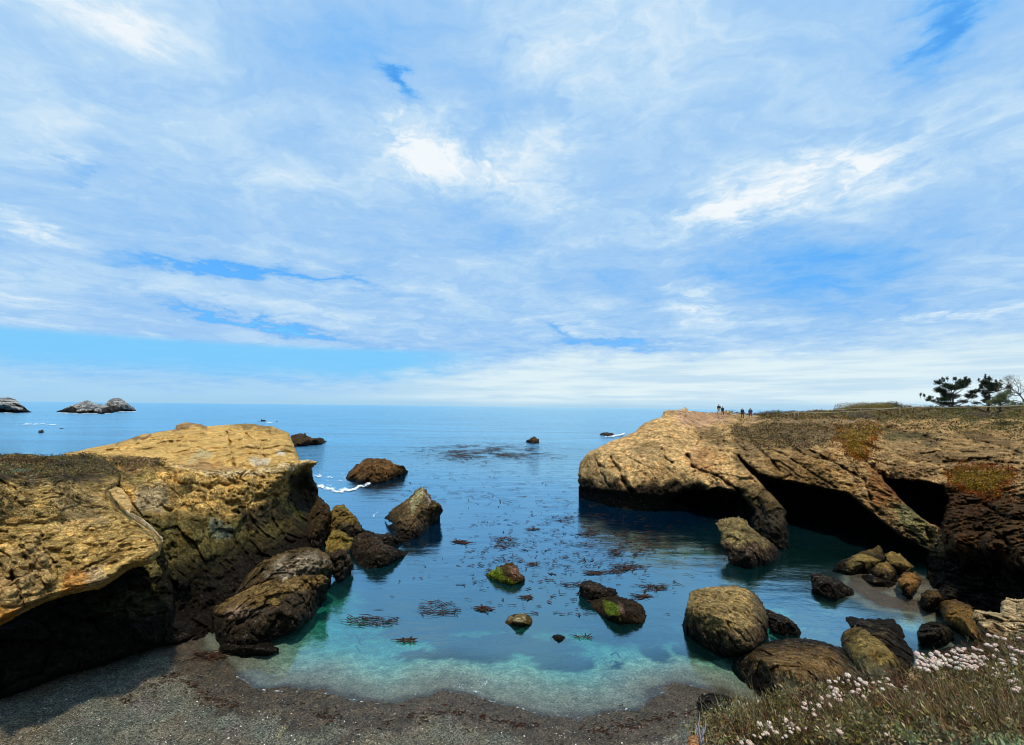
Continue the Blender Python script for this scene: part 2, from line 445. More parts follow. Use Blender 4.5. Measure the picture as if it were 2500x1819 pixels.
dens = m.math('ADD', dens, m.math('MULTIPLY_ADD', n3, .34, -.17))
B = [ # (px,py,rx,ry,angle,amount)
 (1080, 380, 180, 100, 15, .36), (1000, 330, 120, 60, 60, .12), (1900, 470, 440, 80, -20, .26), (1780, 480, 160, 60, -20, .12), (270, 50, 210, 60, 20, .24),
 (1420, 100, 380, 190, 0, .14), (1330, 330, 130, 70, -30, .16), (1330, 500, 90, 90, 60, .12), (2100, 420, 260, 50, -15, .12), (700, 200, 260, 110, 0, .03),
 (2270, 120, 170, 60, -55, -.40), (2330, 60, 200, 110, 0, -.12), (975, 200, 60, 22, 45, -.46), (820, 110, 170, 120, 10, -.20), (1380, 260, 130, 60, 0, -.16), (1180, 250, 110, 90, 0, -.12),
 (1200, 560, 200, 60, 0, -.14), (1960, 690, 330, 90, 4, -.24), (1900, 600, 260, 60, 5, -.14), (1500, 700, 150, 40, 5, -.08), (1700, 720, 110, 50, 35, .22),
 (560, 648, 150, 12, 4, -.46), (800, 682, 130, 9, 8, -.38), (430, 640, 200, 14, 6, -.18), (1520, 842, 190, 10, 2, -.38), (1370, 808, 40, 12, 30, -.40), (2350, 770, 260, 16, -8, .2),
 (560, 770, 190, 11, 14, -.38), (720, 810, 160, 14, 10, -.36), (400, 700, 420, 60, 4, .06), (250, 600, 260, 60, 0, .03), (60, 540, 90, 22, 20, .2), (210, 425, 30, 20, 0, -.18),
 (1960, 860, 260, 18, 0, -.28), (1250, 745, 500, 40, 6, .08), (500, 400, 500, 200, 0, .05), (2250, 560, 250, 60, -10, -.06)]
puff = m.math('MULTIPLY_ADD', m.rng(m.noise(q2, 4.2, 8, .62, .8), .36, .66), 1.0, .4)
for px, py, rx, ry, an, am in B:
    b = blob(px, py, rx, ry, an, 1.1)
    if am > .1: b = m.math('MULTIPLY', b, puff)
    dens = m.math('MULTIPLY_ADD', b, am, dens)
dens = m.math('ADD', dens, .02)
ramp = m.n('ShaderNodeValToRGB'); m.set(ramp.inputs[0], dens); R = ramp.color_ramp; R.interpolation = 'B_SPLINE'
cols = [(0.0, (.03, .30, .95)), (.22, (.10, .42, .94)), (.42, (.26, .54, .92)), (.56, (.33, .57, .90)), (.72, (.47, .70, .93)), (.88, (.74, .86, .96)), (1.0, (.92, .96, .99))]
R.elements[0].position = 0; R.elements[0].color = (*cols[0][1], 1); R.elements[1].position = 1; R.elements[1].color = (*cols[-1][1], 1)
for p_, c_ in cols[1:-1]: e = R.elements.new(p_); e.color = (*c_, 1)
cloud = m.n('ShaderNodeVectorMath', operation='SCALE'); m.set(cloud.inputs[0], ramp.outputs[0]); cloud.inputs['Scale'].default_value = 10.0
skyc = m.mix(1.0, sky.outputs[0], (1.0, 1.9, 2.3), 'MULTIPLY')
col = m.mix(m.rng(dens, -.05, .40, .45, 1), skyc, cloud.outputs[0])
# clear strip low over the sea on the left: below the edge of the deck
ee = m.math('SUBTRACT', el, m.math('MULTIPLY', m.math('SUBTRACT', fs[2], .5), .035))
a0, a1 = ae(0, 790), ae(800, 845); sl = (a1[1] - a0[1]) / (a1[0] - a0[0])
edge = m.math('MULTIPLY_ADD', m.math('SUBTRACT', az, a0[0]), sl, a0[1])
clear = m.math('MULTIPLY', m.rng(m.math('SUBTRACT', edge, el), -.004, .012), m.rng(az, .02, -.28))
clear = m.math('MULTIPLY', clear, m.rng(m.math('SUBTRACT', ee, .0), .035, .085, .25, 1))
lowblue = m.n('ShaderNodeRGB'); lowblue.outputs[0].default_value = (2.0, 6.0, 9.8, 1)
col = m.mix(m.math('MULTIPLY', clear, .92), col, lowblue.outputs[0])
# fog bank on the horizon
bank_top = m.math('MULTIPLY_ADD', m.rng(az, -.5, .25), .085, .045)
bank = m.rng(m.math('SUBTRACT', bank_top, m.math('SUBTRACT', elw, 0.0)), -.02, .035)
bn = m.noise(m.mapv(d, (2, 2, 26)), 2.4, 5, .55)
bankc = m.mix(m.rng(bn, .35, .65), (5.6, 7.5, 8.9), (7.6, 9.0, 9.4))
bankc = m.mix(m.rng(az, -.6, .1, 1, 0), bankc, (4.0, 6.6, 8.9))
col = m.mix(m.math('MULTIPLY', bank, .97), col, bankc)
haze = m.rng(el, .0, .022, .75, 0); col = m.mix(haze, col, (3.6, 6.2, 8.3))
bg = m.n('ShaderNodeBackground', i={'Color': col, 'Strength': .1})
wo = m.n('ShaderNodeOutputWorld'); m.t.links.new(bg.outputs[0], wo.inputs[0])

# ------------------------------------------------------------------ beach and sea bed
land_px = [(-900, 1640), (-300, 1500), (0, 1420), (300, 1400), (420, 1440), (470, 1510), (490, 1565), (535, 1600), (575, 1640), (615, 1676), (700, 1684), (780, 1684), (860, 1702), (930, 1713),
 (1010, 1690), (1090, 1682), (1150, 1692), (1200, 1706), (1330, 1738), (1440, 1747), (1530, 1724), (1600, 1690), (1690, 1668), (1770, 1690), (1880, 1735), (2060, 1700), (2200, 1680),
 (2330, 1640), (2400, 1610), (2400, 1560), (2330, 1505), (2235, 1490), (2160, 1480), (2100, 1455), (2070, 1425), (2110, 1405), (2180, 1405), (2290, 1415), (2420, 1440), (2800, 1480)]
lp = [tuple(G(x, y)[:2]) for x, y in land_px] + [(60, 2), (60, -30), (-60, -30), (-60, 4)]
reefs_and_shade = [((1120, 1425), (240, 60), 0), ((1330, 1400), (330, 70), 0), ((1700, 1430), (90, 60), 0), ((1760, 1360), (260, 62), 0), ((2040, 1425), (130, 50), 0), ((1960, 1340), (200, 60), 0), ((2200, 1570), (120, 80), 0), ((2360, 1480), (100, 70), 0), ((1990, 1480), (50, 18), 20), ((2000, 1530), (90, 30), 15), ((1930, 1440), (60, 26), 20), ((1000, 1310), (500, 60), 0), ((1150, 1545), (110, 40), 20), ((1290, 1530), (130, 34), 15), ((1370, 1575), (75, 28), 15), ((1540, 1490), (120, 50), 25),  # inlet ellipses paint the cliffs' dark reflection into the bed; others are reef
 ((1585, 1550), (28, 50), -10), ((1040, 1570), (80, 15), 4), ((1560, 1400), (160, 60), 0), ((1030, 1495), (100, 26), 0), ((1430, 1350), (300, 70), 0), ((940, 1390), (60, 20), 0), ((1500, 1600), (22, 8), 0), ((1700, 1560), (40, 25), 0)]
def ground_z(x, y):
    s = signed(lp, x, y)
    q3 = np.stack([x * .35, y * .35, x * 0], 1)
    s = s + fbm(q3, 3) * .35
    land = .052 * np.clip(s, 0, 3) + .11 * np.clip(s - 3, 0, 12)
    t = np.clip(-s, 0, 60)
    sea = -(.15 * np.clip(t, 0, 1.6) + .17 * np.clip(t - 1.6, 0, 8) + .25 * np.clip(t - 9.6, 0, 12))
    return np.where(s > 0, land, sea) + fbm(q3 * 3, 3) * .025
def reef_shade_m(x, y):
    out = np.zeros(x.shape)
    q3 = np.stack([x * .9, y * .9, x * 0 + 5], 1); wx = fbm(q3, 5, g=.6) * .5; wy = fbm(q3 + 30, 5, g=.6) * .45
    for (c, r, an) in reefs_and_shade:
        cc = G(*c); ex = np.linalg.norm(G(c[0] + r[0], c[1]) - cc); a_ = G(c[0], c[1] - r[1]) - G(c[0], c[1] + r[1]); ey = np.linalg.norm(a_) / 2
        al = math.radians(an)
        dx = x + wx - cc[0]; dy = y + wy - cc[1]
        u = dx * math.cos(al) - dy * math.sin(al); v = dx * math.sin(al) + dy * math.cos(al)
        out = np.maximum(out, 1 - smooth(.85, 1.15, np.hypot(u / ex, v / ey)))
    return out
def axis(lo, hi, st, far, g=1.22):
    a = list(np.arange(lo, hi + st, st)); s = st
    while a[-1] < far: s *= g; a.append(a[-1] + s)
    s = st
    while a[0] > -far: s *= g; a.insert(0, a[0] - s)
    return np.array(a)
def sheet(name, xs, ys, zf, mat, kind):
    X, Y = np.meshgrid(xs, ys); x, y = X.ravel(), Y.ravel()
    z = zf(x, y); i = np.arange(len(x)).reshape(X.shape)
    fa = np.stack([i[:-1, :-1].ravel(), i[:-1, 1:].ravel(), i[1:, 1:].ravel(), i[1:, :-1].ravel()], 1)
    o = link(name, np.stack([x, y, z], 1), fa, mat); tag(o, kind='structure'); return o, x, y, z
def fattr(o, nm, v):
    a = o.data.attributes.new(nm, 'FLOAT', 'POINT'); a.data.foreach_set('value', np.asarray(v, np.float32))

# gravel beach and sand under the water
m = NT('gravel_beach'); geo = m.n('ShaderNodeNewGeometry').outputs['Position']
z = m.n('ShaderNodeSeparateXYZ', i={0: geo}).outputs[2]
reef_shade_a = m.n('ShaderNodeAttribute', attribute_name='reef').outputs['Fac']
v1 = m.n('ShaderNodeTexVoronoi', i={'Vector': geo, 'Scale': 26.0}); r1 = m.n('ShaderNodeSeparateColor', i={0: v1.outputs['Color']}).outputs
v2 = m.n('ShaderNodeTexVoronoi', i={'Vector': geo, 'Scale': 60.0}); r2 = m.n('ShaderNodeSeparateColor', i={0: v2.outputs['Color']}).outputs
big = m.noise(geo, .45, 5, .6); mid = m.noise(geo, 2.2, 5, .65)
dry = m.mix(m.rng(big, .35, .65), (.105, .082, .048), (.075, .080, .058))
dry = m.mix(m.rng(m.noise(geo, .8, 4), .5, .65, 0, .5), dry, (.12, .085, .075))
f = m.math('MULTIPLY', m.rng(r1[0], 0, 1, .2, 2.0, False), m.rng(r2[0], 0, 1, .3, 1.8, False))
f = m.math('MULTIPLY', f, m.rng(mid, .3, .7, .7, 1.25))
sc = m.n('ShaderNodeVectorMath', operation='SCALE'); m.set(sc.inputs[0], dry); m.set(sc.inputs['Scale'], f); dry = sc.outputs[0]
wh = m.math('MULTIPLY', m.math('GREATER_THAN', r1[1], .975), m.rng(v1.outputs['Distance'], .25, .4, 1, 0))
dry = m.mix(wh, dry, (.6, .6, .52))
wob = m.math('ADD', z, m.math('MULTIPLY_ADD', m.noise(geo, .7, 5), .12, -.07))
wet = m.rng(wob, .085, .06, 0, 1)
wetc = m.mix(m.rng(m.noise(geo, 1.3, 5, .7), .4, .65), (.045, .033, .018), (.062, .043, .024))
sc2 = m.n('ShaderNodeVectorMath', operation='SCALE'); m.set(sc2.inputs[0], wetc); m.set(sc2.inputs['Scale'], f); wetc = m.mix(m.math('MULTIPLY', wh, .6), sc2.outputs[0], (.5, .5, .45))
c = m.mix(wet, dry, wetc)
weed = m.math('MULTIPLY', m.rng(m.noise(m.mapv(geo, (1, 1, 1)), 1.6, 7, .75), .60, .68), m.rng(m.math('ABSOLUTE', m.math('SUBTRACT', wob, .085)), .03, .0))
c = m.mix(weed, c, (.03, .018, .012))
sand = m.mix(m.rng(mid, .3, .7), (.27, .32, .25), (.42, .47, .36))
sand = m.mix(m.rng(z, -.02, -.42), (.135, .13, .09), sand)
sand = m.mix(m.rng(r2[0], .2, .9, 0, .25), sand, (.16, .16, .14))
fs_ = m.math('MULTIPLY', m.math('POWER', f, .6), m.rng(m.noise(geo, 1.1, 6, .7), .32, .68, .9, 1.08)); sc4 = m.n('ShaderNodeVectorMath', operation='SCALE'); m.set(sc4.inputs[0], sand); m.set(sc4.inputs['Scale'], fs_); sand = sc4.outputs[0]
under = m.rng(m.math('ADD', z, m.math('MULTIPLY_ADD', mid, .04, -.02)), -.004, -.05)
c = m.mix(under, c, sand)
reef_shade_c = m.mix(m.rng(m.noise(geo, 3, 5, .7), .4, .6), (.004, .009, .010), (.012, .02, .014))
c = m.mix(m.math('MULTIPLY', reef_shade_a, m.rng(z, -.02, -.12)), c, reef_shade_c)
h = m.math('ADD', m.rng(v1.outputs['Distance'], 0, .6, 1, 0), m.math('MULTIPLY', m.rng(v2.outputs['Distance'], 0, .6, 1, 0), .5))
nb = m.bump(h, .035, .9)
M['beach'] = m.out(m.bsdf(Base_Color=c, Roughness=m.rng(wet, 0, 1, .85, .45), Normal=nb, **{'Specular_IOR_Level': .35}))
gx_ = axis(-22, 34, .2, 60000, 1.35); gy_ = axis(8, 48, .2, 60000, 1.35)
def gz_all(x, y):
    z_ = ground_z(x, y); return np.where(y < 2, np.minimum(z_, 2.0), z_)
gnd, x, y, z_ = sheet('beach', gx_, gy_, gz_all, M['beach'], 'structure'); fattr(gnd, 'reef', reef_shade_m(x, y))

# the sea
m = NT('sea_water'); geo = m.n('ShaderNodeNewGeometry').outputs['Position']
dep = m.n('ShaderNodeAttribute', attribute_name='depth').outputs['Fac']; rf = m.n('ShaderNodeAttribute', attribute_name='reef').outputs['Fac']
yy = m.n('ShaderNodeSeparateXYZ', i={0: geo}).outputs[1]
open_ = m.rng(yy, 34, 140)
swell = m.noise(m.mapv(geo, (.10, .34, 1), (0, 0, .12)), 1, 3, .5, .3)
chop = m.noise(m.mapv(geo, (.55, 1.6, 1), (0, 0, -.1)), 1, 5, .6, .5)
rip = m.noise(m.mapv(geo, (2.6, 6.5, 1), (0, 0, .25)), 1, 5, .62, .6)
tiny = m.noise(m.mapv(geo, (13, 17, 1)), 1, 3, .6, .4)
swirl = m.noise(geo, .9, 4, .5, 2.2)
hgt = m.math('ADD', m.math('MULTIPLY', swell, m.rng(open_, 0, 1, .045, .9)), m.math('MULTIPLY', chop, m.rng(open_, 0, 1, .016, .42)))
hgt = m.math('ADD', hgt, m.math('MULTIPLY', rip, m.rng(open_, 0, 1, .0055, .055)))
hgt = m.math('ADD', hgt, m.math('ADD', m.math('MULTIPLY', tiny, .0012), m.math('MULTIPLY', swirl, .010)))
nb = m.bump(hgt, 1.0, 1.0)
gl = m.n('ShaderNodeBsdfGlossy', i={'Color': m.mix(open_, (.50, .83, 1.0), (.72, .93, 1.0)), 'Roughness': m.rng(open_, 0, 1, .05, .16), 'Normal': nb}).outputs[0]
fr = m.n('ShaderNodeLayerWeight', i={'Blend': .5, 'Normal': nb}).outputs['Facing']
fr = m.math('MULTIPLY_ADD', m.math('POWER', fr, 1.85), 1.0, .035)
fr = m.math('MINIMUM', m.math('MULTIPLY', fr, m.rng(dep, 0, .5, .22, 1.0)), .92)
body = m.mix(m.rng(dep, .35, 2.8), (.012, .07, .07), (.001, .013, .034))
body = m.mix(m.rng(yy, 55, 130), body, (.03, .24, .46))
strk = m.noise(m.mapv(geo, (.012, .09, 1)), 1, 5, .6, .4); body = m.mix(m.math('MULTIPLY', m.rng(yy, 40, 120), m.rng(strk, .38, .62, .0, .8)), body, (.008, .07, .17))
bd = m.n('ShaderNodeBsdfDiffuse', i={'Color': body}).outputs[0]
tint = m.mix(m.rng(dep, 0, .75), (.96, .99, .97), (.24, .80, .72))
tr = m.n('ShaderNodeBsdfTransparent', i={'Color': tint}).outputs[0]
op = m.rng(dep, .15, 3.6, .0, .97, False)
a_ = m.n('ShaderNodeMixShader', i={0: op}); m.t.links.new(tr, a_.inputs[1]); m.t.links.new(bd, a_.inputs[2])
b_ = m.n('ShaderNodeMixShader', i={0: fr}); m.t.links.new(a_.outputs[0], b_.inputs[1]); m.t.links.new(gl, b_.inputs[2])
M['sea'] = m.out(b_.outputs[0])
wx_ = axis(-26, 40, .22, 90000, 1.3); wy_ = axis(9, 60, .22, 90000, 1.3)
sea, x, y, z_ = sheet('sea', wx_, wy_, lambda x, y: fbm(np.stack([x * .25, y * .6, x * 0], 1), 3) * .018 * smooth(16, 30, y) * (y < 200) * (np.abs(x) < 200), M['sea'], 'structure')
fattr(sea, 'depth', -ground_z(x, y)); fattr(sea, 'reef', reef_shade_m(x, y))

# ------------------------------------------------------------------ left headland
VEG = (.085, .062, .028)
lf = [(-70, 1106), (0, 1109), (60, 1107), (100, 1112), (160, 1113), (200, 1108), (268, 1122), (296, 1150), (290, 1182), (268, 1200), (277, 1222), (311, 1251), (340, 1268), (362, 1288), (385, 1304), (398, 1324), (394, 1352),
 (370, 1378), (317, 1391), (282, 1417), (243, 1440), (169, 1452), (116, 1470), (70, 1491), (0, 1530), (-80, 1570)]
lc = [(-70, 1106, 21), (0, 1109, 22), (160, 1113, 24), (268, 1122, 25), (0, 1160, 15.6), (150, 1168, 17), (280, 1175, 20.5), (0, 1300, 14.2), (150, 1280, 15.6), (268, 1200, 18.8), (311, 1251, 17.2), (398, 1324, 15.4), (391, 1352, 15.0),
 (200, 1380, 14.2), (243, 1440, 13.7), (116, 1470, 12.8), (0, 1530, 12.1), (-80, 1570, 11.4), (0, 1430, 12.9), (-80, 1160, 14.8), (-80, 1350, 13), (300, 1330, 15.2)]
GRY = (.15, .135, .105)
def zl(poly, c, s=10, k=1.0): return (poly, c, s, k)
zon = [zl([(-80, 1100), (300, 1100), (300, 1165), (180, 1185), (0, 1180), (-80, 1185)], (.075, .055, .028), 14),
 zl([(-20, 1190), (90, 1180), (80, 1260), (-20, 1280)], (.2, .14, .06), 16, .5),
 zl([(120, 1190), (260, 1200), (260, 1280), (150, 1290)], GRY, 22, .35),
 zl([(20, 1340), (100, 1300), (130, 1390), (60, 1440), (-20, 1430)], (.42, .28, .11), 8, .9),
 zl([(-20, 1430), (110, 1380), (120, 1460), (0, 1520)], (.46, .30, .12), 8, .9),
 zl([(150, 1405), (215, 1385), (215, 1435), (140, 1455)], (.42, .17, .035), 10, .75), zl([(205, 1385), (250, 1375), (255, 1420), (215, 1435)], (.50, .36, .2), 8, .7),
 zl([(-30, 1480), (40, 1480), (30, 1520), (-30, 1540)], (.5, .22, .03), 10, .8)]
ld = congl(1.0, .25)
cracks_l = [([(50, 1330), (75, 1390), (120, 1440)], 4, .35), ([(-10, 1415), (60, 1405), (140, 1372)], 3.5, .3), ([(100, 1300), (110, 1345), (135, 1375)], 3.5, .25), ([(30, 1400), (60, 1480)], 3, .2), ([(0, 1345), (25, 1360), (30, 1420)], 3.5, .25), ([(120, 1430), (125, 1470)], 3, .2),
 ([(180, 1400), (300, 1345), (385, 1330)], 3, .22), ([(120, 1200), (250, 1235), (340, 1290)], 4, .1)]
o, surf_lf = relief('cliff', lf, lc, 2.2, ld, M['cong'], (.48, .31, .10), zon, cracks_l, rw=24, rd=2.0, back=5, bumps=((28, 1385, 26, .55), (72, 1335, 24, .45), (105, 1372, 30, .5), (60, 1420, 34, .45), (118, 1412, 24, .4), (20, 1450, 34, .4)), flags=[k != 3 and k > 5 for k in range(len(lf))])
tag(o, 'rough pebbly conglomerate cliff with overhanging lip, front of the left headland', kind='structure')
rim = relief('cliff_rim', [(300, 1236), (318, 1250), (345, 1262), (368, 1280), (384, 1298), (398, 1312), (400, 1328), (394, 1326), (384, 1308), (362, 1292), (335, 1276), (308, 1256)],
 [(300, 1240, 17.2), (345, 1266, 16.2), (384, 1300, 15.3), (400, 1325, 14.95)], 2, lumpy(.5, .06), M['dome'], (.50, .40, .24), rw=4, rd=.15, back=.4, wob=1.2)[0]
tag(rim, 'pale weathered rim along the edge of the conglomerate cliff', kind='structure')
slabp = relief('cliff_slab', [(262, 1196), (285, 1186), (300, 1192), (318, 1215), (326, 1238), (318, 1256), (296, 1240), (278, 1222)], [(262, 1196, 18.6), (300, 1190, 18.8), (326, 1240, 17.2), (296, 1240, 17.2)], 2, lumpy(.8, .1), M['dome'], (.40, .26, .10), rw=8, rd=.3, back=.8, wob=1.2)[0]
tag(slabp, 'smooth ochre slab wedged between the two left cliffs', kind='structure')
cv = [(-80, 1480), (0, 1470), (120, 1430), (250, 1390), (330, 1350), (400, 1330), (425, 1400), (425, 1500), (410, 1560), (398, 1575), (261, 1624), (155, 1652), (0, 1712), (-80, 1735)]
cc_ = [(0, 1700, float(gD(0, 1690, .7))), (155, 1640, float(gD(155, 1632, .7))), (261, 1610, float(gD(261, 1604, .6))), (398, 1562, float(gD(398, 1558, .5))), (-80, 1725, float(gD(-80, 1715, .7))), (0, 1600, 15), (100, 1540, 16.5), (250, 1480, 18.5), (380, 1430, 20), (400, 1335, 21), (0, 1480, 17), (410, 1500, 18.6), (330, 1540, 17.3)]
o, _ = relief('cave_wall', cv, cc_, 3, lumpy(1.2, .8), M['cave'], (.008, .007, .003), [zl([(230, 1450), (370, 1430), (385, 1500), (300, 1510), (220, 1500)], (.035, .030, .008), 16, .7)], rw=20, rd=.6, back=4)  # near-black colour paints the overhang's shade onto the wall
tag(o, 'rock wall under the overhang on the left, shade painted black', kind='structure')

md = [(225, 1118), (300, 1108), (388, 1118), (413, 1126), (482, 1146), (551, 1148), (625, 1140), (666, 1132), (722, 1124), (746, 1121), (779, 1126), (774, 1133), (763, 1143), (765, 1166), (778, 1192), (777, 1208), (790, 1220), (799, 1231), (808, 1246), (815, 1300),
 (812, 1360), (700, 1440), (600, 1500), (520, 1560), (400, 1580), (380, 1500), (360, 1400), (240, 1300)]
mc = [(225, 1118, 24.5), (300, 1108, 27), (388, 1118, 25), (482, 1146, 26), (551, 1148, 27.5), (666, 1132, 31.5), (746, 1121, 34), (779, 1126, 34.5), (763, 1143, 35), (700, 1150, 31), (765, 1175, 37), (730, 1190, 37), (730, 1215, 36.5), (799, 1231, 39), (808, 1260, 38),
 (690, 1170, 30.6), (600, 1190, 27.6), (690, 1205, 31.5), (500, 1200, 25.2), (300, 1180, 22.8), (400, 1220, 23.2), (600, 1250, 27.4), (670, 1240, 31), (560, 1320, 25.5), (450, 1300, 22.6), (350, 1300, 20.8), (660, 1330, 28), (760, 1300, 32.5), (560, 1420, 23.2), (440, 1420, 20.8), (700, 1380, 27), (400, 1540, 18.6), (500, 1530, 20), (400, 1580, 18.3), (812, 1360, 31), (520, 1480, 21.4), (440, 1490, 20.4)]
def mid_disp(X, px, py):
    low = smooth(1190, 1280, py)
    f1, f2, i = worley(X * np.array([1.3, 1.3, 1.9]) + fbm(X * .8, 2)[:, None] * .5)
    pit = -np.clip(.5 - f1, 0, .5) * 1.3 * (_rnd[i, 2] > .45)
    f1b, f2b, ib = worley(X * np.array([3.4, 3.4, 4.5])); pit2 = -np.clip(.45 - f1b, 0, .45) * .9 * (_rnd[ib, 2] > .45)
    band = np.exp(-((py - 1195) / 55.0) ** 2) * smooth(430, 560, px) + .35 * low
    fa, fb_, ii = worley(X * .55 + fbm(X * .4, 2)[:, None] * .3)
    return .45 * (_rnd[ii, 0] - .5) * (.4 + low) + .12 * np.minimum(fb_ - fa, .12) / .12 + .42 * fbm(X * .35, 4) + (pit + pit2) * np.clip(band, 0, 1) + .20 * ridged(X * .8, 4) * (.25 + low) + .05 * fbm(X * 3, 3) + low * .1 * ridged(X * 2.5, 3)
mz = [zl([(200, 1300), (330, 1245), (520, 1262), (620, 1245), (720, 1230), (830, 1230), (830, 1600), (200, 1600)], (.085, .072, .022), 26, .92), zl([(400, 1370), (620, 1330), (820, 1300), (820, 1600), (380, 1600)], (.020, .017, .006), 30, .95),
 zl([(380, 1400), (520, 1440), (520, 1600), (350, 1600)], (.006, .006, .003), 20, .97),  # blackest corner of the mossy foot: shade painted into the colour
 zl([(300, 1150), (390, 1150), (360, 1180), (300, 1180)], (.10, .10, .05), 10, .7), zl([(330, 1185), (410, 1175), (420, 1240), (330, 1260)], (.20, .17, .11), 12, .7), zl([(325, 1160), (380, 1150), (390, 1172), (330, 1178)], (.42, .30, .09), 8, .7),
 zl([(700, 1155), (770, 1145), (785, 1200), (815, 1250), (760, 1260), (700, 1230)], (.025, .02, .013), 10, .95), zl([(590, 1235), (680, 1220), (700, 1260), (600, 1300)], (.03, .025, .015), 12, .8),  # first zone paints the shade in the recess under the ledge tip
 zl([(510, 1270), (560, 1280), (565, 1310), (520, 1305)], (.20, .23, .17), 8, .6), zl([(270, 1112), (395, 1112), (385, 1142), (290, 1150)], (.10, .06, .04), 7, .85),
 zl([(715, 1240), (745, 1248), (745, 1275), (730, 1270)], (.14, .15, .02), 4, .9), zl([(410, 1132), (560, 1150), (720, 1128), (770, 1128), (740, 1138), (560, 1165)], (.62, .47, .25), 6, .8)]
mcr = [([(290, 1170), (300, 1200), (330, 1240), (360, 1280)], 5, .5), ([(600, 1150), (580, 1170), (610, 1178)], 5, .5), ([(640, 1215), (690, 1205), (740, 1180)], 7, .8), ([(560, 1245), (580, 1250)], 5, .5), ([(430, 1148), (430, 1178), (450, 1183), (478, 1180)], 3, .25), ([(395, 1235), (412, 1245)], 7, .6), ([(555, 1232), (575, 1226), (590, 1232)], 5, .5)]
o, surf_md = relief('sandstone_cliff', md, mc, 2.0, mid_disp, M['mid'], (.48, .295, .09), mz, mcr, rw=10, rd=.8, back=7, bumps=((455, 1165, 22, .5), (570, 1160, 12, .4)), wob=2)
tag(o, 'pitted sandstone cliff with dark mossy foot under the smooth dome', kind='structure')

dm = [(150, 1107), (195, 1099), (230, 1091), (287, 1080), (342, 1061), (427, 1047), (430, 1036), (455, 1030), (493, 1035), (500, 1040), (545, 1037), (584, 1034), (610, 1033), (651, 1040), (666, 1040), (691, 1050), (706, 1056), (715, 1077), (731, 1117), (735, 1140), (666, 1160), (551, 1185), (430, 1165), (388, 1140), (290, 1140), (180, 1130)]
dc = [(150, 1107, 32), (230, 1091, 34), (342, 1061, 38), (455, 1030, 42), (545, 1037, 42), (651, 1040, 43), (706, 1056, 43), (731, 1117, 36), (600, 1090, 33.5), (450, 1090, 34), (666, 1135, 33), (551, 1150, 29.5), (551, 1185, 29), (430, 1130, 30), (388, 1120, 30.5), (320, 1110, 31.5), (250, 1110, 32), (690, 1090, 35.5), (500, 1130, 29.5), (620, 1130, 31.5)]
def dome_disp(X, px, py):
    t = .22; ac = X[:, 0] * math.sin(t) * -1 + X[:, 2] * math.cos(t) + .8 * fbm(X * .18, 3) + X[:, 1] * .12
    st = np.stack([X[:, 0] * .12, X[:, 1] * .12, ac * 1.1], 1)
    return .8 * fbm(X * .2, 3) + .8 * ridged(st, 3) + .16 * ridged(X * .5, 3) + .07 * fbm(X * 1.3, 3)
dz = [zl([(420, 1025), (500, 1030), (500, 1046), (420, 1048)], (.20, .12, .055), 4, .85), zl([(560, 1034), (610, 1032), (700, 1050), (640, 1052), (560, 1040)], (.19, .125, .05), 4, .85), zl([(285, 1085), (340, 1060), (430, 1048), (340, 1070), (290, 1092)], (.12, .07, .04), 4, .8),
 zl([(465, 1105), (515, 1100), (510, 1125), (460, 1125)], (.36, .33, .20), 8, .6), zl([(440, 1128), (570, 1140), (570, 1160), (440, 1150)], (.26, .16, .08), 6, .7), zl([(682, 1100), (700, 1100), (700, 1112), (682, 1112)], (.6, .55, .42), 3, .8), zl([(615, 1112), (665, 1118), (660, 1134), (610, 1130)], (.5, .46, .36), 5, .6)]
dcr = [([(545, 1040), (556, 1060), (562, 1080), (562, 1098), (568, 1115), (573, 1142)], 3.2, 1.3), ([(600, 1058), (618, 1075), (628, 1100), (650, 1118)], 3, .6), ([(480, 1060), (540, 1063), (560, 1075)], 2.5, .25), ([(640, 1095), (642, 1078), (665, 1066), (690, 1068)], 2.6, .4), ([(640, 1095), (665, 1095)], 2.6, .35),
 ([(380, 1085), (430, 1075), (480, 1090), (540, 1118)], 3, .35), ([(300, 1088), (380, 1080), (450, 1058)], 2.6, .3), ([(385, 1110), (430, 1105), (490, 1125)], 3, .3), ([(240, 1092), (262, 1100), (300, 1103)], 2.5, .3), ([(500, 1043), (560, 1046), (640, 1053), (690, 1056)], 2.5, .4), ([(595, 1062), (600, 1090), (610, 1110)], 2.4, .3), ([(420, 1050), (500, 1046)], 2.4, .4)]
o, surf_dm = relief('sandstone_dome', dm, dc, 1.8, dome_disp, M['dome'], (.44, .275, .09), dz, dcr, rw=12, rd=1.5, back=10, wob=1.2)
tag(o, 'smooth golden sandstone dome split by a dark crack, top of the left headland', kind='structure')

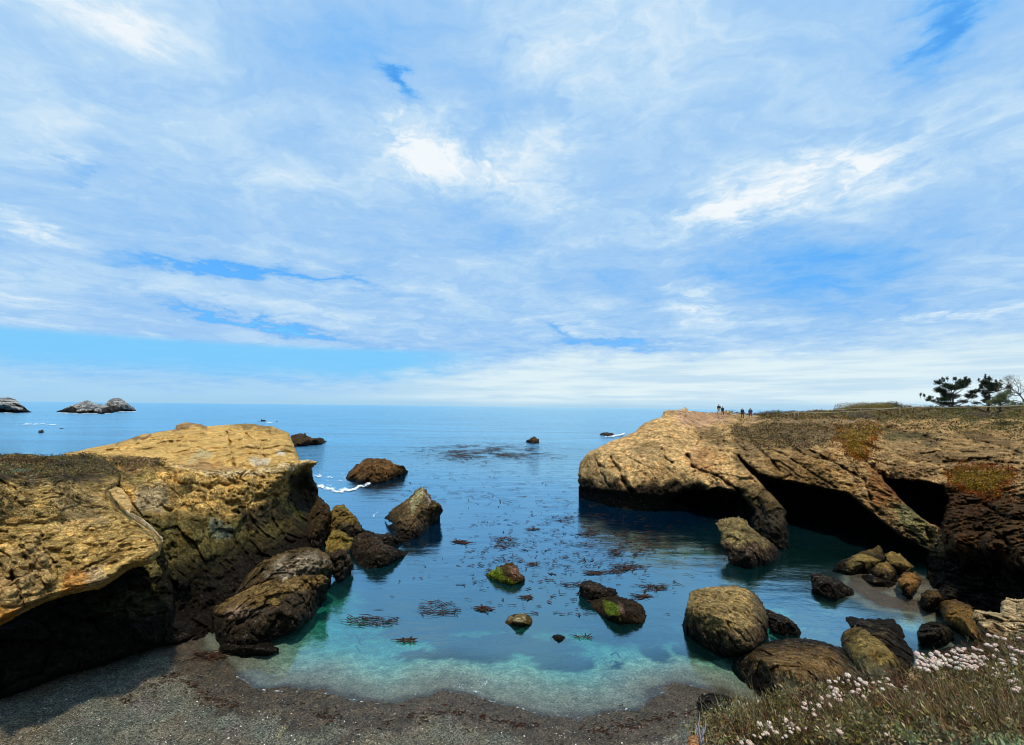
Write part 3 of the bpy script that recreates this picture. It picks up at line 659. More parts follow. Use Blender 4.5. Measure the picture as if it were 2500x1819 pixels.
# ------------------------------------------------------------------ right headland
rh = [(1410, 1151), (1416, 1128), (1436, 1102), (1465, 1090), (1482, 1079), (1520, 1066), (1551, 1053), (1562, 1039), (1594, 1022), (1617, 1017), (1618, 1004), (1627, 1000), (1662, 999), (1672, 993), (1682, 1003), (1720, 1006), (1746, 1004), (1774, 1002), (1797, 1008), (1837, 1012), (1866, 1012), (1890, 1008), (1929, 1005), (2000, 1001), (2069, 999), (2107, 993), (2135, 995), (2173, 991), (2249, 992), (2350, 990), (2418, 989), (2500, 988), (2600, 988), (2900, 992),
 (2940, 1200), (2940, 1640), (2500, 1600), (2400, 1560), (2300, 1510), (2265, 1480), (2180, 1440), (2000, 1400), (1930, 1370), (1850, 1365), (1790, 1320), (1700, 1288), (1500, 1268), (1440, 1250), (1413, 1235)]
def gd(x, y): return float(gD(x, y))
rc = [(2900, 992, 77), (2900, 1070, 35), (2900, 1300, 20), (2900, 1450, 18), (2900, 1600, 19), (1410, 1151, 49), (1416, 1128, 50), (1415, 1215, gd(1415, 1215)), (1440, 1226, gd(1440, 1226)), (1440, 1102, 51), (1500, 1245, gd(1500, 1245) + .3), (1500, 1150, 44.5), (1560, 1160, 43), (1551, 1053, 54), (1560, 1090, 47.5), (1618, 1004, 58), (1620, 1050, 51), (1672, 994, 60), (1650, 1110, 45.5), (1640, 1170, 42.5), (1720, 1180, 40.5), (1600, 1200, 42.2), (1640, 1235, 43), (1600, 1230, 42.2), (1700, 1262, gd(1700, 1262) + .5), (1740, 1235, 41), (1790, 1228, 40), (1700, 1215, 43), (1700, 1120, 44.5),
 (1746, 1005, 74), (1755, 1012, 68), (1812, 1022, 66), (1832, 1024, 66), (1700, 1025, 59), (1780, 1045, 53), (1800, 1090, 45), (1780, 1140, 41.5), (1780, 1190, 38.5), (1812, 1206, 37.5), (1850, 1200, 36.5), (1890, 1240, 34), (1900, 1290, 32.5), (1870, 1320, gd(1870, 1325)), (1920, 1320, gd(1920, 1330)), (1860, 1270, 34),
 (1837, 1011, 72), (1929, 1006, 72), (1900, 1035, 56), (1900, 1065, 47), (1880, 1110, 42), (1860, 1140, 40), (2000, 1040, 54), (2000, 1065, 46), (1970, 1100, 41.5), (1960, 1150, 39), (2000, 1185, 36.5), (2060, 1196, 34.5), (2110, 1232, 32.5), (2200, 1300, 29),
 (1970, 1250, 37.5), (2050, 1240, 35), (2050, 1300, 35), (2130, 1310, 32), (2000, 1380, 35), (2150, 1400, 33), (2190, 1350, 31.5),
 (2069, 1001, 74), (2173, 993, 74), (2418, 991, 78), (2600, 990, 78), (2100, 1033, 54), (2100, 1070, 44), (2100, 1120, 39), (2150, 1190, 34), (2230, 1260, 30), (2280, 1320, 27.8), (2275, 1395, gd(2275, 1405)), (2200, 1110, 38.5), (2200, 1150, 36), (2180, 1175, 36),
 (2320, 1190, 31.5), (2330, 1250, 27.5), (2300, 1035, 54), (2300, 1070, 44), (2300, 1120, 36), (2400, 1040, 50), (2400, 1075, 42), (2400, 1130, 33.5), (2400, 1200, 29), (2400, 1280, 25), (2340, 1320, 24.5), (2417, 1335, 21.5), (2500, 1372, 19),
 (2500, 1035, 50), (2500, 1070, 39), (2500, 1130, 31), (2500, 1220, 25), (2500, 1300, 21.5), (2620, 1070, 36), (2620, 1300, 20), (2620, 1400, 17), (2330, 1365, 26.5), (2380, 1390, 26), (2440, 1400, 24.5), (2500, 1420, 23), (2320, 1450, 24), (2400, 1470, 22.8), (2480, 1490, 21.8), (2300, 1500, 23), (2600, 1480, 20), (2500, 1600, 21), (2400, 1560, 22)]
craw = craggy(1.0, 1.0, .70); csm = craggy(1.25, .8, .70, .3); ccon = congl(1.6, .38)
def right_disp(X, px, py):
    r = smooth(1880, 2020, px); nose = 1 - smooth(1650, 1760, px)
    top = 1 - smooth(1015, 1060, py)
    return ((craw(X, px, py) * (1 - nose) + csm(X, px, py) * nose) * (1 - r * .45) + ccon(X, px, py) * r * .9) * (1 - .75 * top)
CAVE_SHADE = (.010, .006, .003)  # near-black that puts the caves' shade into the rock colour
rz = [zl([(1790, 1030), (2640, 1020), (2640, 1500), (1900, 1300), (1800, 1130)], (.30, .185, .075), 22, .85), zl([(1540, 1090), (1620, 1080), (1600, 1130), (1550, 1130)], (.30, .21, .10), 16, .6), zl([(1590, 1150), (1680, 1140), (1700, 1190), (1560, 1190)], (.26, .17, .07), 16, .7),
 zl([(1860, 990), (2600, 980), (2600, 1022), (2300, 1028), (2100, 1022), (1960, 1022), (1880, 1030)], (.10, .080, .035), 7, .95),
 zl([(1730, 1000), (1900, 1010), (2150, 1022), (2150, 1030), (1900, 1028), (1760, 1022)], (.30, .20, .12), 4, .7),
 zl([(1640, 1005), (1780, 1005), (1740, 1040), (1660, 1040)], (.46, .27, .17), 10, .7),
 zl([(1800, 1035), (1960, 1025), (2080, 1030), (2060, 1075), (1940, 1090), (1850, 1070), (1790, 1060)], (.12, .085, .045), 16, .75),
 zl([(1780, 1040), (1850, 1060), (1880, 1100), (1820, 1120), (1790, 1080)], (.09, .065, .035), 14, .6),
 zl([(1400, 1120), (1460, 1100), (1500, 1180), (1540, 1210), (1400, 1230)], (.16, .115, .055), 12, .7), zl([(1400, 1170), (1500, 1185), (1640, 1175), (1800, 1190), (1960, 1260), (1960, 1340), (1400, 1280)], (.010, .006, .003), 9, .97),  # last zone paints the shade of the undercut foot
 zl([(1690, 1090), (1740, 1100), (1730, 1160), (1690, 1150)], (.34, .15, .05), 12, .6), zl([(1675, 1085), (1700, 1080), (1700, 1140), (1680, 1130)], (.40, .24, .12), 8, .5),
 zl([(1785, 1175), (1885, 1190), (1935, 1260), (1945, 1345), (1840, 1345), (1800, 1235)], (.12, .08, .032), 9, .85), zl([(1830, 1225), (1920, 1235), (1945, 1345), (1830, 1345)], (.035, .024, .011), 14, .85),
 zl([(1950, 1150), (2060, 1180), (2120, 1200), (2220, 1280), (2280, 1340), (2200, 1330), (2060, 1225), (1940, 1195)], (.16, .09, .032), 10, .85), zl([(2300, 1180), (2420, 1200), (2640, 1220), (2640, 1400), (2400, 1350), (2290, 1360)], (.05, .022, .008), 14, .9),  # second zone: rusty rock, darkened in colour for the low light there
 zl([(1700, 1040), (1760, 1050), (1770, 1090), (1720, 1085)], (.07, .05, .025), 9, .7), zl([(1880, 1060), (1960, 1075), (2020, 1110), (1960, 1110), (1890, 1085)], (.10, .065, .03), 10, .7), zl([(2180, 1095), (2300, 1105), (2420, 1110), (2440, 1130), (2260, 1135)], (.12, .07, .03), 10, .7), zl([(2330, 1045), (2420, 1060), (2500, 1090), (2500, 1110), (2380, 1085)], (.10, .06, .025), 9, .7),
 zl([(1690, 1205), (1760, 1200), (1815, 1210), (1830, 1250), (1700, 1270), (1640, 1235)], CAVE_SHADE, 8, .95),
 zl([(1806, 1120), (1870, 1168), (1960, 1184), (2069, 1208), (2110, 1240), (2150, 1275), (2200, 1312), (2270, 1345), (2270, 1460), (1900, 1420), (1925, 1290), (1912, 1240), (1872, 1190)], CAVE_SHADE, 7, .97),
 zl([(2150, 1165), (2250, 1175), (2304, 1188), (2316, 1227), (2300, 1290), (2249, 1265), (2200, 1220)], CAVE_SHADE, 6, .97),
 zl([(2300, 1355), (2326, 1348), (2417, 1340), (2500, 1383), (2640, 1440), (2640, 1640), (2270, 1500), (2275, 1420)], CAVE_SHADE, 6, .97),
 zl([(1870, 1110), (2000, 1110), (2060, 1190), (1960, 1180), (1880, 1160)], (.15, .085, .028), 10, .7), zl([(1990, 1120), (2060, 1150), (2100, 1200), (2060, 1200)], (.32, .18, .06), 8, .6),
 zl([(2110, 1130), (2180, 1170), (2210, 1240), (2140, 1230)], (.26, .11, .035), 8, .8), zl([(2160, 1220), (2230, 1230), (2290, 1320), (2270, 1400), (2220, 1300)], (.14, .13, .05), 10, .8),
 zl([(2310, 1200), (2420, 1220), (2480, 1300), (2500, 1370), (2410, 1335), (2320, 1340), (2300, 1290)], (.055, .025, .008), 14, .93), zl([(2400, 1260), (2600, 1250), (2600, 1420), (2430, 1340)], (.07, .036, .012), 14, .9),  # rust brown with the low light between the caves painted in
 zl([(2160, 1130), (2250, 1140), (2300, 1170), (2200, 1170)], (.13, .06, .025), 10, .6), zl([(2150, 1035), (2210, 1045), (2290, 1070), (2300, 1090), (2230, 1080)], (.05, .035, .02), 8, .7), zl([(2150, 1050), (2240, 1060), (2250, 1080), (2160, 1078)], (.08, .075, .03), 8, .8),
 zl([(1840, 1250), (1920, 1260), (1940, 1330), (1850, 1340)], (.16, .13, .08), 12, .5)]
rcr = [([(1488, 1108), (1493, 1122), (1511, 1145), (1522, 1173), (1545, 1202)], 5, 1.6), ([(1460, 1135), (1480, 1145), (1500, 1140)], 3, .8), ([(1694, 1050), (1711, 1073), (1700, 1090)], 4, 1.2), ([(1680, 1113), (1691, 1139), (1708, 1148), (1751, 1162), (1797, 1194), (1815, 1205)], 4.5, 1.6), ([(1617, 1099), (1625, 1120), (1640, 1130)], 3.5, .8), ([(1750, 1035), (1786, 1047)], 3, .7),
 ([(1806, 1116), (1825, 1140), (1850, 1160), (1880, 1195)], 6, 2.5), ([(1971, 1096), (2064, 1145), (2113, 1173), (2120, 1200), (2126, 1222)], 3.5, 1.2), ([(2113, 1126), (2140, 1150), (2165, 1175)], 7, 1.8), ([(2159, 1042), (2200, 1053), (2249, 1063), (2290, 1077)], 6, 1.8), ([(2304, 1128), (2400, 1124), (2500, 1134)], 4, 1.0), ([(2060, 1110), (2080, 1130), (2100, 1160)], 3, .6),
 ([(2360, 1070), (2430, 1085), (2500, 1110)], 4, .8), ([(1560, 1045), (1600, 1060), (1650, 1050)], 3, .5), ([(1620, 1010), (1630, 1025), (1650, 1030)], 3, .6), ([(1900, 1060), (1930, 1085), (1960, 1110)], 4, 1.0), ([(1850, 1095), (1880, 1120), (1905, 1150)], 3.5, 1.0), ([(1930, 1120), (1990, 1160), (2040, 1190)], 3, .8), ([(2400, 1230), (2450, 1260), (2500, 1270)], 5, 1.0), ([(2380, 1290), (2430, 1300), (2480, 1340)], 4, .8), ([(1540, 1120), (1580, 1140), (1600, 1170)], 3, .5), ([(1450, 1110), (1465, 1150), (1490, 1190)], 3.5, .8)]
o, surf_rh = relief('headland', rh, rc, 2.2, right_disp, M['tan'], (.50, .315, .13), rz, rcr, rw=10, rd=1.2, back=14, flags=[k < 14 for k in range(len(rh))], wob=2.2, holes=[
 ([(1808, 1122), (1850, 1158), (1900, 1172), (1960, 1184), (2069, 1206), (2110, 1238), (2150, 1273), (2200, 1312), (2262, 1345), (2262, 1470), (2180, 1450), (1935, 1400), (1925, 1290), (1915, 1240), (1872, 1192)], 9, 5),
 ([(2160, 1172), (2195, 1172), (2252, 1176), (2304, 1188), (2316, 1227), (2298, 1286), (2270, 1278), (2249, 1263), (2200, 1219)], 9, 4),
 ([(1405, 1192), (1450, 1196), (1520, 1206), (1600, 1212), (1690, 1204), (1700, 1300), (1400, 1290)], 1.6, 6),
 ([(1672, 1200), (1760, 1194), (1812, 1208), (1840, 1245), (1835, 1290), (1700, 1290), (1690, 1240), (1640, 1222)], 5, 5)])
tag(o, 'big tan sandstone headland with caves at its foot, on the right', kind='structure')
# ------------------------------------------------------------------ boulders and sea rocks
OLIVE = (.17, .135, .05); BRN = (.13, .085, .045); DK = (.045, .03, .02); GRN = (.12, .17, .012)
w_ = W_
rock('rock', [(711, 1061), (728, 1056), (745, 1056), (754, 1066), (765, 1067), (783, 1067), (799, 1076, w_), (786, 1086, w_), (725, 1092, w_), (700, 1092, w_)], 5, 'low jagged dark rock in the sea just behind the sandstone dome', DK, 'reef', 1.6, amp=1.3, sc=3, group='dark rocks out in the water')
rock('rock', [(840, 1169, w_), (851, 1151), (873, 1132), (891, 1119), (928, 1117), (956, 1124), (964, 1132), (984, 1135), (998, 1151, w_), (981, 1160, w_), (944, 1177, w_), (913, 1180, w_), (882, 1176, w_), (851, 1173, w_)], 3, 'broad brown rock with white foam at its left foot, beyond the left cliff', (.10, .055, .025), 'reef', 1.8, amp=.9, sc=1.6)
rock('pointed_rock', [(935, 1266, w_), (962, 1237), (993, 1218), (1021, 1191), (1036, 1188), (1049, 1206), (1055, 1218), (1073, 1228), (1084, 1246), (1076, 1262, w_), (1036, 1296, w_), (1021, 1310, w_), (975, 1324, w_), (938, 1323, w_), (913, 1307), (944, 1286), (956, 1277)], 3, 'pointed leaning rock with a grey green face and weedy dark foot', (.10, .07, .04), 'barn', 1.8, amp=.45, sc=1.0,
     zones=[([(1000, 1225), (1022, 1194), (1038, 1190), (1046, 1210), (1020, 1240), (996, 1256)], (.27, .24, .12), 4, .95), ([(1044, 1205), (1056, 1222), (1050, 1240), (1044, 1225)], (.4, .36, .3), 3, .7)])
rock('boulder', [(796, 1330, w_), (800, 1262), (805, 1249), (817, 1234), (840, 1230), (854, 1246), (873, 1265), (878, 1277), (891, 1290), (892, 1310), (879, 1330, w_), (851, 1345, w_), (815, 1345, w_)], 2.2, 'peaked olive boulder at the end of the left cliff, uppermost of the pile', (.13, .09, .032), 'boulder', 1.8, amp=.6, z=0, zones=[([(800, 1290), (900, 1270), (900, 1350), (790, 1350)], (.05, .035, .02), 6, .9)])
rock('weedy_rock', [(868, 1302), (885, 1290), (905, 1296), (925, 1303), (950, 1300), (975, 1315), (1020, 1318, w_), (960, 1334, w_), (900, 1340, w_), (872, 1330, w_)], 1.2, 'black seaweed draped ridge joining the olive boulders to the pointed rock', (.03, .018, .012), 'barn', 1.8, amp=.3, sc=.6)
rock('weedy_rock', [(775, 1215), (790, 1222), (803, 1232), (812, 1255), (806, 1300), (795, 1335, w_), (770, 1345, w_), (745, 1335, w_), (750, 1260)], 2.0, 'dark streaked rock in the gap between the left cliff and the olive boulders', (.045, .03, .018), 'barn', 1.8, amp=.4, sc=.8)
rock('boulder', [(793, 1351), (796, 1320), (808, 1295), (830, 1292), (850, 1304), (864, 1315), (861, 1333), (853, 1350), (866, 1380), (857, 1404, w_), (838, 1413, w_), (818, 1416, w_), (795, 1380)], 1.8, 'squarish olive boulder below the peaked one, its foot black with weed', (.16, .115, .035), 'boulder', 1.8, amp=.5, sc=.9, zones=[([(780, 1345), (880, 1340), (880, 1430), (780, 1430)], DK, 6, .95)])
rock('weedy_rock', [(858, 1315), (872, 1304), (898, 1297), (913, 1307), (940, 1325), (965, 1336), (1004, 1350, w_), (975, 1358, w_), (944, 1377, w_), (891, 1392, w_), (868, 1384, w_), (855, 1350)], 1.8, 'low black weed covered rock tapering to a tip in the water', (.035, .022, .014), 'barn', 1.8, amp=.3, sc=.7)
rock('barnacled_rock', [(555, 1455), (600, 1405), (640, 1368), (690, 1346), (740, 1334), (774, 1336), (805, 1354), (816, 1384), (808, 1425, w_), (790, 1450, w_), (700, 1490, w_), (620, 1490, w_)], 2.2, 'long rock crusted white with barnacles against the foot of the left cliff', (.065, .045, .022), 'barn', 1.8, amp=.75, sc=1.0, z=.1, zones=[([(640, 1400), (690, 1360), (770, 1345), (800, 1370), (790, 1400), (700, 1420)], (.30, .24, .16), 14, .75)])
rock('boulder', [(515, 1505), (522, 1480), (578, 1450), (621, 1429), (670, 1413), (741, 1403), (790, 1402), (806, 1412), (797, 1452, w_), (758, 1502, w_), (727, 1526, w_), (670, 1549, w_), (620, 1575, w_), (582, 1590, w_), (545, 1585, w_), (525, 1550, w_)], 1.6, 'long brown tapering boulder lying on the beach in front of the barnacled rock', (.14, .095, .045), 'boulder', 1.8, amp=.6, sc=1.0, z=.05,
     zones=[([(500, 1500), (640, 1490), (720, 1440), (830, 1420), (810, 1600), (500, 1620)], (.035, .025, .015), 8, .93), ([(520, 1490), (600, 1470), (640, 1490), (560, 1510)], (.24, .16, .11), 6, .7)])  # first zone paints the shadow along the boulder's lower side
rock('green_rock', [(1183, 1404, w_), (1204, 1389), (1235, 1373), (1251, 1372), (1263, 1380), (1271, 1398), (1283, 1409, w_), (1266, 1419, w_), (1248, 1425, w_), (1223, 1421, w_), (1198, 1411, w_)], 1.2, 'small peaked rock with bright green weed, alone in the middle of the cove', (.05, .035, .015), 'cave', 1.5, amp=.14, sc=.5,
     zones=[([(1180, 1400), (1215, 1384), (1230, 1400), (1255, 1418), (1220, 1425)], GRN, 4, .85), ([(1250, 1375), (1280, 1385), (1275, 1410), (1255, 1405)], (.17, .09, .06), 4, .8)])
rock('weedy_rock', [(1411, 1425), (1430, 1416), (1451, 1418), (1482, 1432), (1504, 1438), (1510, 1448), (1507, 1460, w_), (1467, 1466, w_), (1427, 1466, w_), (1414, 1448, w_)], 1.2, 'dark weedy rock with pinkish crust, touching the green edged rock before it', (.06, .035, .025), 'barn', 1.5, amp=.15, sc=.5, zones=[([(1425, 1440), (1490, 1440), (1480, 1455), (1430, 1452)], (.22, .11, .09), 5, .6)])
rock('weedy_rock', [(1433, 1466, w_), (1467, 1457), (1507, 1454), (1544, 1462), (1569, 1477), (1579, 1497), (1576, 1512, w_), (1556, 1520, w_), (1513, 1516, w_), (1482, 1499, w_), (1445, 1482, w_)], 1.2, 'rounded black rock with a green weedy side, in the shallow cove', (.022, .014, .008), 'cave', 1.5, amp=.15, sc=.6,
     zones=[([(1465, 1480), (1510, 1475), (1515, 1512), (1480, 1500)], GRN, 4, .85), ([(1508, 1462), (1525, 1468), (1526, 1500), (1514, 1500)], (.20, .11, .09), 4, .8)])
rock('weedy_rock', [(1220, 1522, w_), (1235, 1512), (1238, 1502), (1266, 1496), (1291, 1497), (1306, 1506, w_), (1297, 1518, w_), (1266, 1524, w_), (1238, 1531, w_)], .9, 'small low rock with tan top and weedy rim in the turquoise shallows', (.05, .035, .012), 'cave', 1.4, amp=.08, sc=.4, zones=[([(1242, 1505), (1280, 1502), (1280, 1518), (1245, 1522)], (.26, .2, .1), 4, .8)])
rock('weedy_rock', [(1343, 1556, w_), (1352, 1548), (1368, 1547), (1382, 1555, w_), (1374, 1563, w_), (1352, 1563, w_)], .5, 'tiny brown rock tip, nearest to the beach in the shallows', (.06, .035, .02), 'boulder', 1.2, amp=.05, sc=.3)
GS = 'dark rocks out in the water'
rock('rock', [(1284, 1079, w_), (1292, 1070), (1305, 1065), (1315, 1071), (1319, 1081, w_), (1300, 1084, w_)], 3, 'small round black rock in open water above the middle of the cove', DK, 'reef', 1.2, amp=.5, sc=2, group=GS, down=5)
rock('rock', [(1464, 1062, w_), (1473, 1057), (1485, 1055), (1496, 1058), (1502, 1063, w_), (1485, 1066, w_)], 4, 'flat dark rock beside the tip of the right headland, left of a splash', DK, 'reef', 1.2, amp=.6, sc=2, group=GS, down=4)
rock('rock', [(1502, 1063, w_), (1510, 1059), (1520, 1060), (1524, 1064, w_)], 3, 'tiny dark rock with white splash beside the headland tip', DK, 'reef', 1.0, amp=.3, sc=2, group=GS, down=3)
rock('rock', [(627, 1029, w_), (638, 1025), (647, 1025), (654, 1029, w_)], 6, 'small black rock far out, left one of the two beyond the dome', DK, 'reef', 1.0, amp=.6, sc=4, group=GS, down=3)
rock('rock', [(668, 1029, w_), (673, 1027), (680, 1029, w_)], 5, 'tiny black rock far out, right one of the two beyond the dome', DK, 'reef', .8, amp=.3, sc=4, group=GS, down=2)
rock('rock', [(90, 1055, w_), (95, 1051), (104, 1050), (110, 1055, w_), (101, 1058, w_)], 4, 'small black rock in the sea below the streak of surf at far left', DK, 'reef', 1.0, amp=.4, sc=3, group=GS, down=3)
rock('rock', [(142, 1048, w_), (150, 1046), (160, 1046), (165, 1048, w_)], 5, 'thin flat black rock to the right of the round one at far left', DK, 'reef', .9, amp=.3, sc=3, group=GS, down=3)
# guano covered sea stacks
GU = (.75, .73, .68)
def stack_z(by): return [([(-100, by - 12), (600, by - 10), (600, by + 20), (-100, by + 20)], (.04, .035, .03), 3, .95)]
GG = 'pale sea stacks near the horizon'
rock('sea_stack', [(-60, 1007, w_), (-50, 985), (-20, 972), (0, 970), (18, 969), (38, 974), (50, 986), (60, 992), (72, 1003), (83, 1006.5, w_), (40, 1007.5, w_)], 60, 'whitish domed sea stack cut by the left edge of the view', GU, 'guano', 1.2, amp=9, sc=22, zones=stack_z(1007), group=GG, down=4, wob=1.2)
rock('sea_stack', [(128, 1007.5, w_), (150, 1000), (172, 990), (190, 984), (205, 978), (215, 977), (230, 984), (255, 988), (275, 993), (283, 1006, w_), (250, 1009, w_), (190, 1008.5, w_)], 50, 'long low whitish sea stack, front left of the overlapping pair', GU, 'guano', 1.1, amp=8, sc=20, zones=stack_z(1008), group=GG, down=4, wob=1.2)
rock('sea_stack', [(250, 1003, w_), (256, 985), (268, 975), (282, 970), (295, 972), (305, 980), (318, 988), (328, 997), (336, 1004, w_), (290, 1005, w_)], 60, 'taller rounded whitish sea stack, right and behind in the overlapping pair', GU, 'guano', 1.1, amp=9, sc=22, zones=stack_z(1005), group=GG, down=4, wob=1.2)
# right hand boulders
rock('boulder', [(1745, 1278), (1755, 1268), (1775, 1263), (1806, 1260), (1822, 1270), (1838, 1290), (1870, 1313), (1902, 1337), (1910, 1357, w_), (1894, 1370, w_), (1838, 1377, w_), (1779, 1374, w_), (1768, 1345), (1757, 1329), (1759, 1302)], 2.4, 'hunched grey brown boulder standing in black water below the headland', (.17, .135, .075), 'barn', 1.9, amp=.4, sc=1.0, zones=[([(1750, 1335), (1840, 1325), (1920, 1345), (1900, 1385), (1750, 1385)], (.10, .06, .04), 6, .85)])
rock('boulder', [(1671, 1500), (1682, 1446), (1703, 1435), (1751, 1430), (1794, 1428), (1822, 1435), (1850, 1452), (1866, 1476), (1878, 1508), (1876, 1545, w_), (1856, 1565, w_), (1822, 1585, w_), (1771, 1595, w_), (1719, 1577, w_), (1683, 1563, w_), (1662, 1536, w_)], 2.6, 'big blocky boulder with flat speckled top, left front of the right inlet', (.24, .175, .09), 'boulder', 1.9, amp=.4, sc=1.1, rw=40,
     zones=[([(1650, 1480), (1700, 1495), (1740, 1540), (1860, 1530), (1890, 1600), (1650, 1610)], (.07, .048, .024), 10, .9), ([(1840, 1440), (1890, 1470), (1890, 1560), (1850, 1540)], (.08, .06, .035), 8, .8)])  # zones put the shade of the front and right side into the colour
rock('boulder', [(1862, 1496), (1874, 1484), (1894, 1495), (1925, 1507), (1945, 1523), (1964, 1555, w_), (1929, 1558, w_), (1902, 1549, w_), (1876, 1534, w_)], 1.4, 'low dark rock tucked behind the right side of the big blocky boulder', (.07, .048, .025), 'boulder', 1.8, amp=.2, sc=.6)
rock('boulder', [(1779, 1655), (1790, 1607), (1838, 1583), (1878, 1563), (1917, 1557), (1957, 1556), (1997, 1562), (2048, 1578), (2100, 1590), (2122, 1607), (2130, 1660, w_), (2060, 1710, w_), (1960, 1745, w_), (1840, 1735, w_), (1798, 1700, w_)], 3.0, 'wide rounded pebbly brown boulder right behind the flowering shrubs', (.15, .095, .045), 'boulder', 2.0, amp=.3, sc=1.0, rw=50, z=.05, zones=[([(1770, 1640), (1810, 1640), (1860, 1760), (1780, 1760)], (.05, .035, .02), 10, .8)])
rock('boulder', [(2050, 1560), (2060, 1540), (2088, 1527), (2112, 1534), (2156, 1567), (2187, 1599), (2218, 1622), (2225, 1650, w_), (2150, 1665, w_), (2100, 1650, w_), (2056, 1582)], 1.8, 'smooth olive boulder leaning to the right, between the wide one and a darker block', (.19, .14, .055), 'boulder', 2.0, amp=.25, sc=.9, z=.1)
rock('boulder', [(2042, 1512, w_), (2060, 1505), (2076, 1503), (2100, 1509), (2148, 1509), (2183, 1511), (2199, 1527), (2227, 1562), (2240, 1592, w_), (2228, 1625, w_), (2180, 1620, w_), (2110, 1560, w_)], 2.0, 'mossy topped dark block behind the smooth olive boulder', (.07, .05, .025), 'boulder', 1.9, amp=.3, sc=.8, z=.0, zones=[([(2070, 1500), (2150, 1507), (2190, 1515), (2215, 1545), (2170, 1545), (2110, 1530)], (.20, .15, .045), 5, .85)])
rock('boulder', [(2288, 1488), (2291, 1466), (2334, 1463), (2370, 1475), (2382, 1492), (2398, 1515), (2415, 1545), (2417, 1560, w_), (2378, 1550, w_), (2325, 1525, w_), (2300, 1508, w_)], 2.0, 'rounded brown boulder in the dark at the cave mouth, left of the pale ledge', (.15, .09, .03), 'boulder', 1.9, amp=.3, sc=.9, z=.4)
GP = 'broken rocks piled at the cave mouth'
rock('boulder', [(2031, 1391, w_), (2044, 1372), (2066, 1362), (2088, 1352), (2130, 1338), (2142, 1331), (2155, 1335), (2162, 1360), (2160, 1385, w_), (2120, 1398, w_), (2065, 1396, w_)], 2.0, 'large pointed olive rock, left and tallest of the pile at the cave mouth', (.19, .14, .055), 'boulder', 1.8, amp=.25, sc=.8, group=GP)
rock('boulder', [(2122, 1393), (2144, 1373), (2167, 1371), (2187, 1388), (2195, 1412, w_), (2167, 1420, w_), (2135, 1410, w_)], 1.0, 'angular tan rock in the middle of the pile at the cave mouth', (.24, .16, .06), 'boulder', 1.7, amp=.18, sc=.6, group=GP, z=.3)
rock('boulder', [(2189, 1417), (2203, 1397), (2235, 1394), (2252, 1413), (2244, 1437), (2229, 1450, w_), (2199, 1440, w_)], 1.2, 'rusty brown rounded rock, rightmost in the pile at the cave mouth', (.20, .105, .035), 'boulder', 1.7, amp=.18, sc=.6, group=GP, z=.4)
rock('boulder', [(2104, 1401, w_), (2120, 1400), (2156, 1407), (2190, 1424), (2201, 1440, w_), (2170, 1437, w_), (2136, 1423, w_)], .7, 'long flat golden slab, lowest front piece of the pile at the cave mouth', (.27, .19, .07), 'boulder', 1.7, amp=.1, sc=.5, group=GP, z=.15)
rock('boulder', [(2158, 1350), (2175, 1347), (2195, 1349), (2210, 1362), (2235, 1385), (2220, 1398, w_), (2187, 1390, w_), (2165, 1370)], 1.4, 'flat topped olive rock, back right of the pile at the cave mouth', (.17, .12, .045), 'boulder', 1.7, amp=.2, sc=.7, group=GP, z=.4)
rock('barnacled_rock', [(1977, 1402), (1993, 1396), (2037, 1412), (2070, 1428), (2094, 1450, w_), (2096, 1462, w_), (2036, 1458, w_), (1981, 1437, w_)], 1.5, 'low dark barnacled rock in front of the pile at the cave mouth', (.06, .038, .028), 'barn', 1.7, amp=.2, sc=.6)
rock('weedy_rock', [(1700, 1712), (1712, 1694), (1745, 1690), (1790, 1700), (1800, 1730, w_), (1750, 1745, w_), (1705, 1735, w_)], .8, 'small black rock on the gravel below the left end of the shrubs', (.03, .022, .015), 'boulder', 1.8, amp=.15, sc=.4, z=.2)
rock('weedy_rock', [(530, 1590), (545, 1565), (600, 1560), (650, 1563), (680, 1580, w_), (650, 1592, w_), (600, 1600, w_), (550, 1604, w_)], .8, 'black weed hung stone at the near foot of the long brown boulder', (.025, .018, .012), 'boulder', 1.8, amp=.15, sc=.4, z=.02)
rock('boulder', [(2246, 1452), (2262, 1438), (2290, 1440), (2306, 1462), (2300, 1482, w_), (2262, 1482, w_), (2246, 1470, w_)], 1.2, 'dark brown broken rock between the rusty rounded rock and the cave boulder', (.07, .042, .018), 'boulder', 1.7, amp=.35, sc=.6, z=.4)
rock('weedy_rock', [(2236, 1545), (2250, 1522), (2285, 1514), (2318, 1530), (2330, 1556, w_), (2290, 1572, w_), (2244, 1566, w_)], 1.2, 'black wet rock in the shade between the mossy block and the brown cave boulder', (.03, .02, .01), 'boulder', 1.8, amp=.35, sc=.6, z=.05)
rock('boulder', [(2262, 1640), (2275, 1600), (2310, 1578), (2350, 1580), (2380, 1610), (2390, 1650, w_), (2330, 1670, w_), (2270, 1665, w_)], 1.6, 'dark brown boulder in deep shade just above the dense pompoms', (.06, .04, .018), 'boulder', 2.0, amp=.4, sc=.8, z=.2)
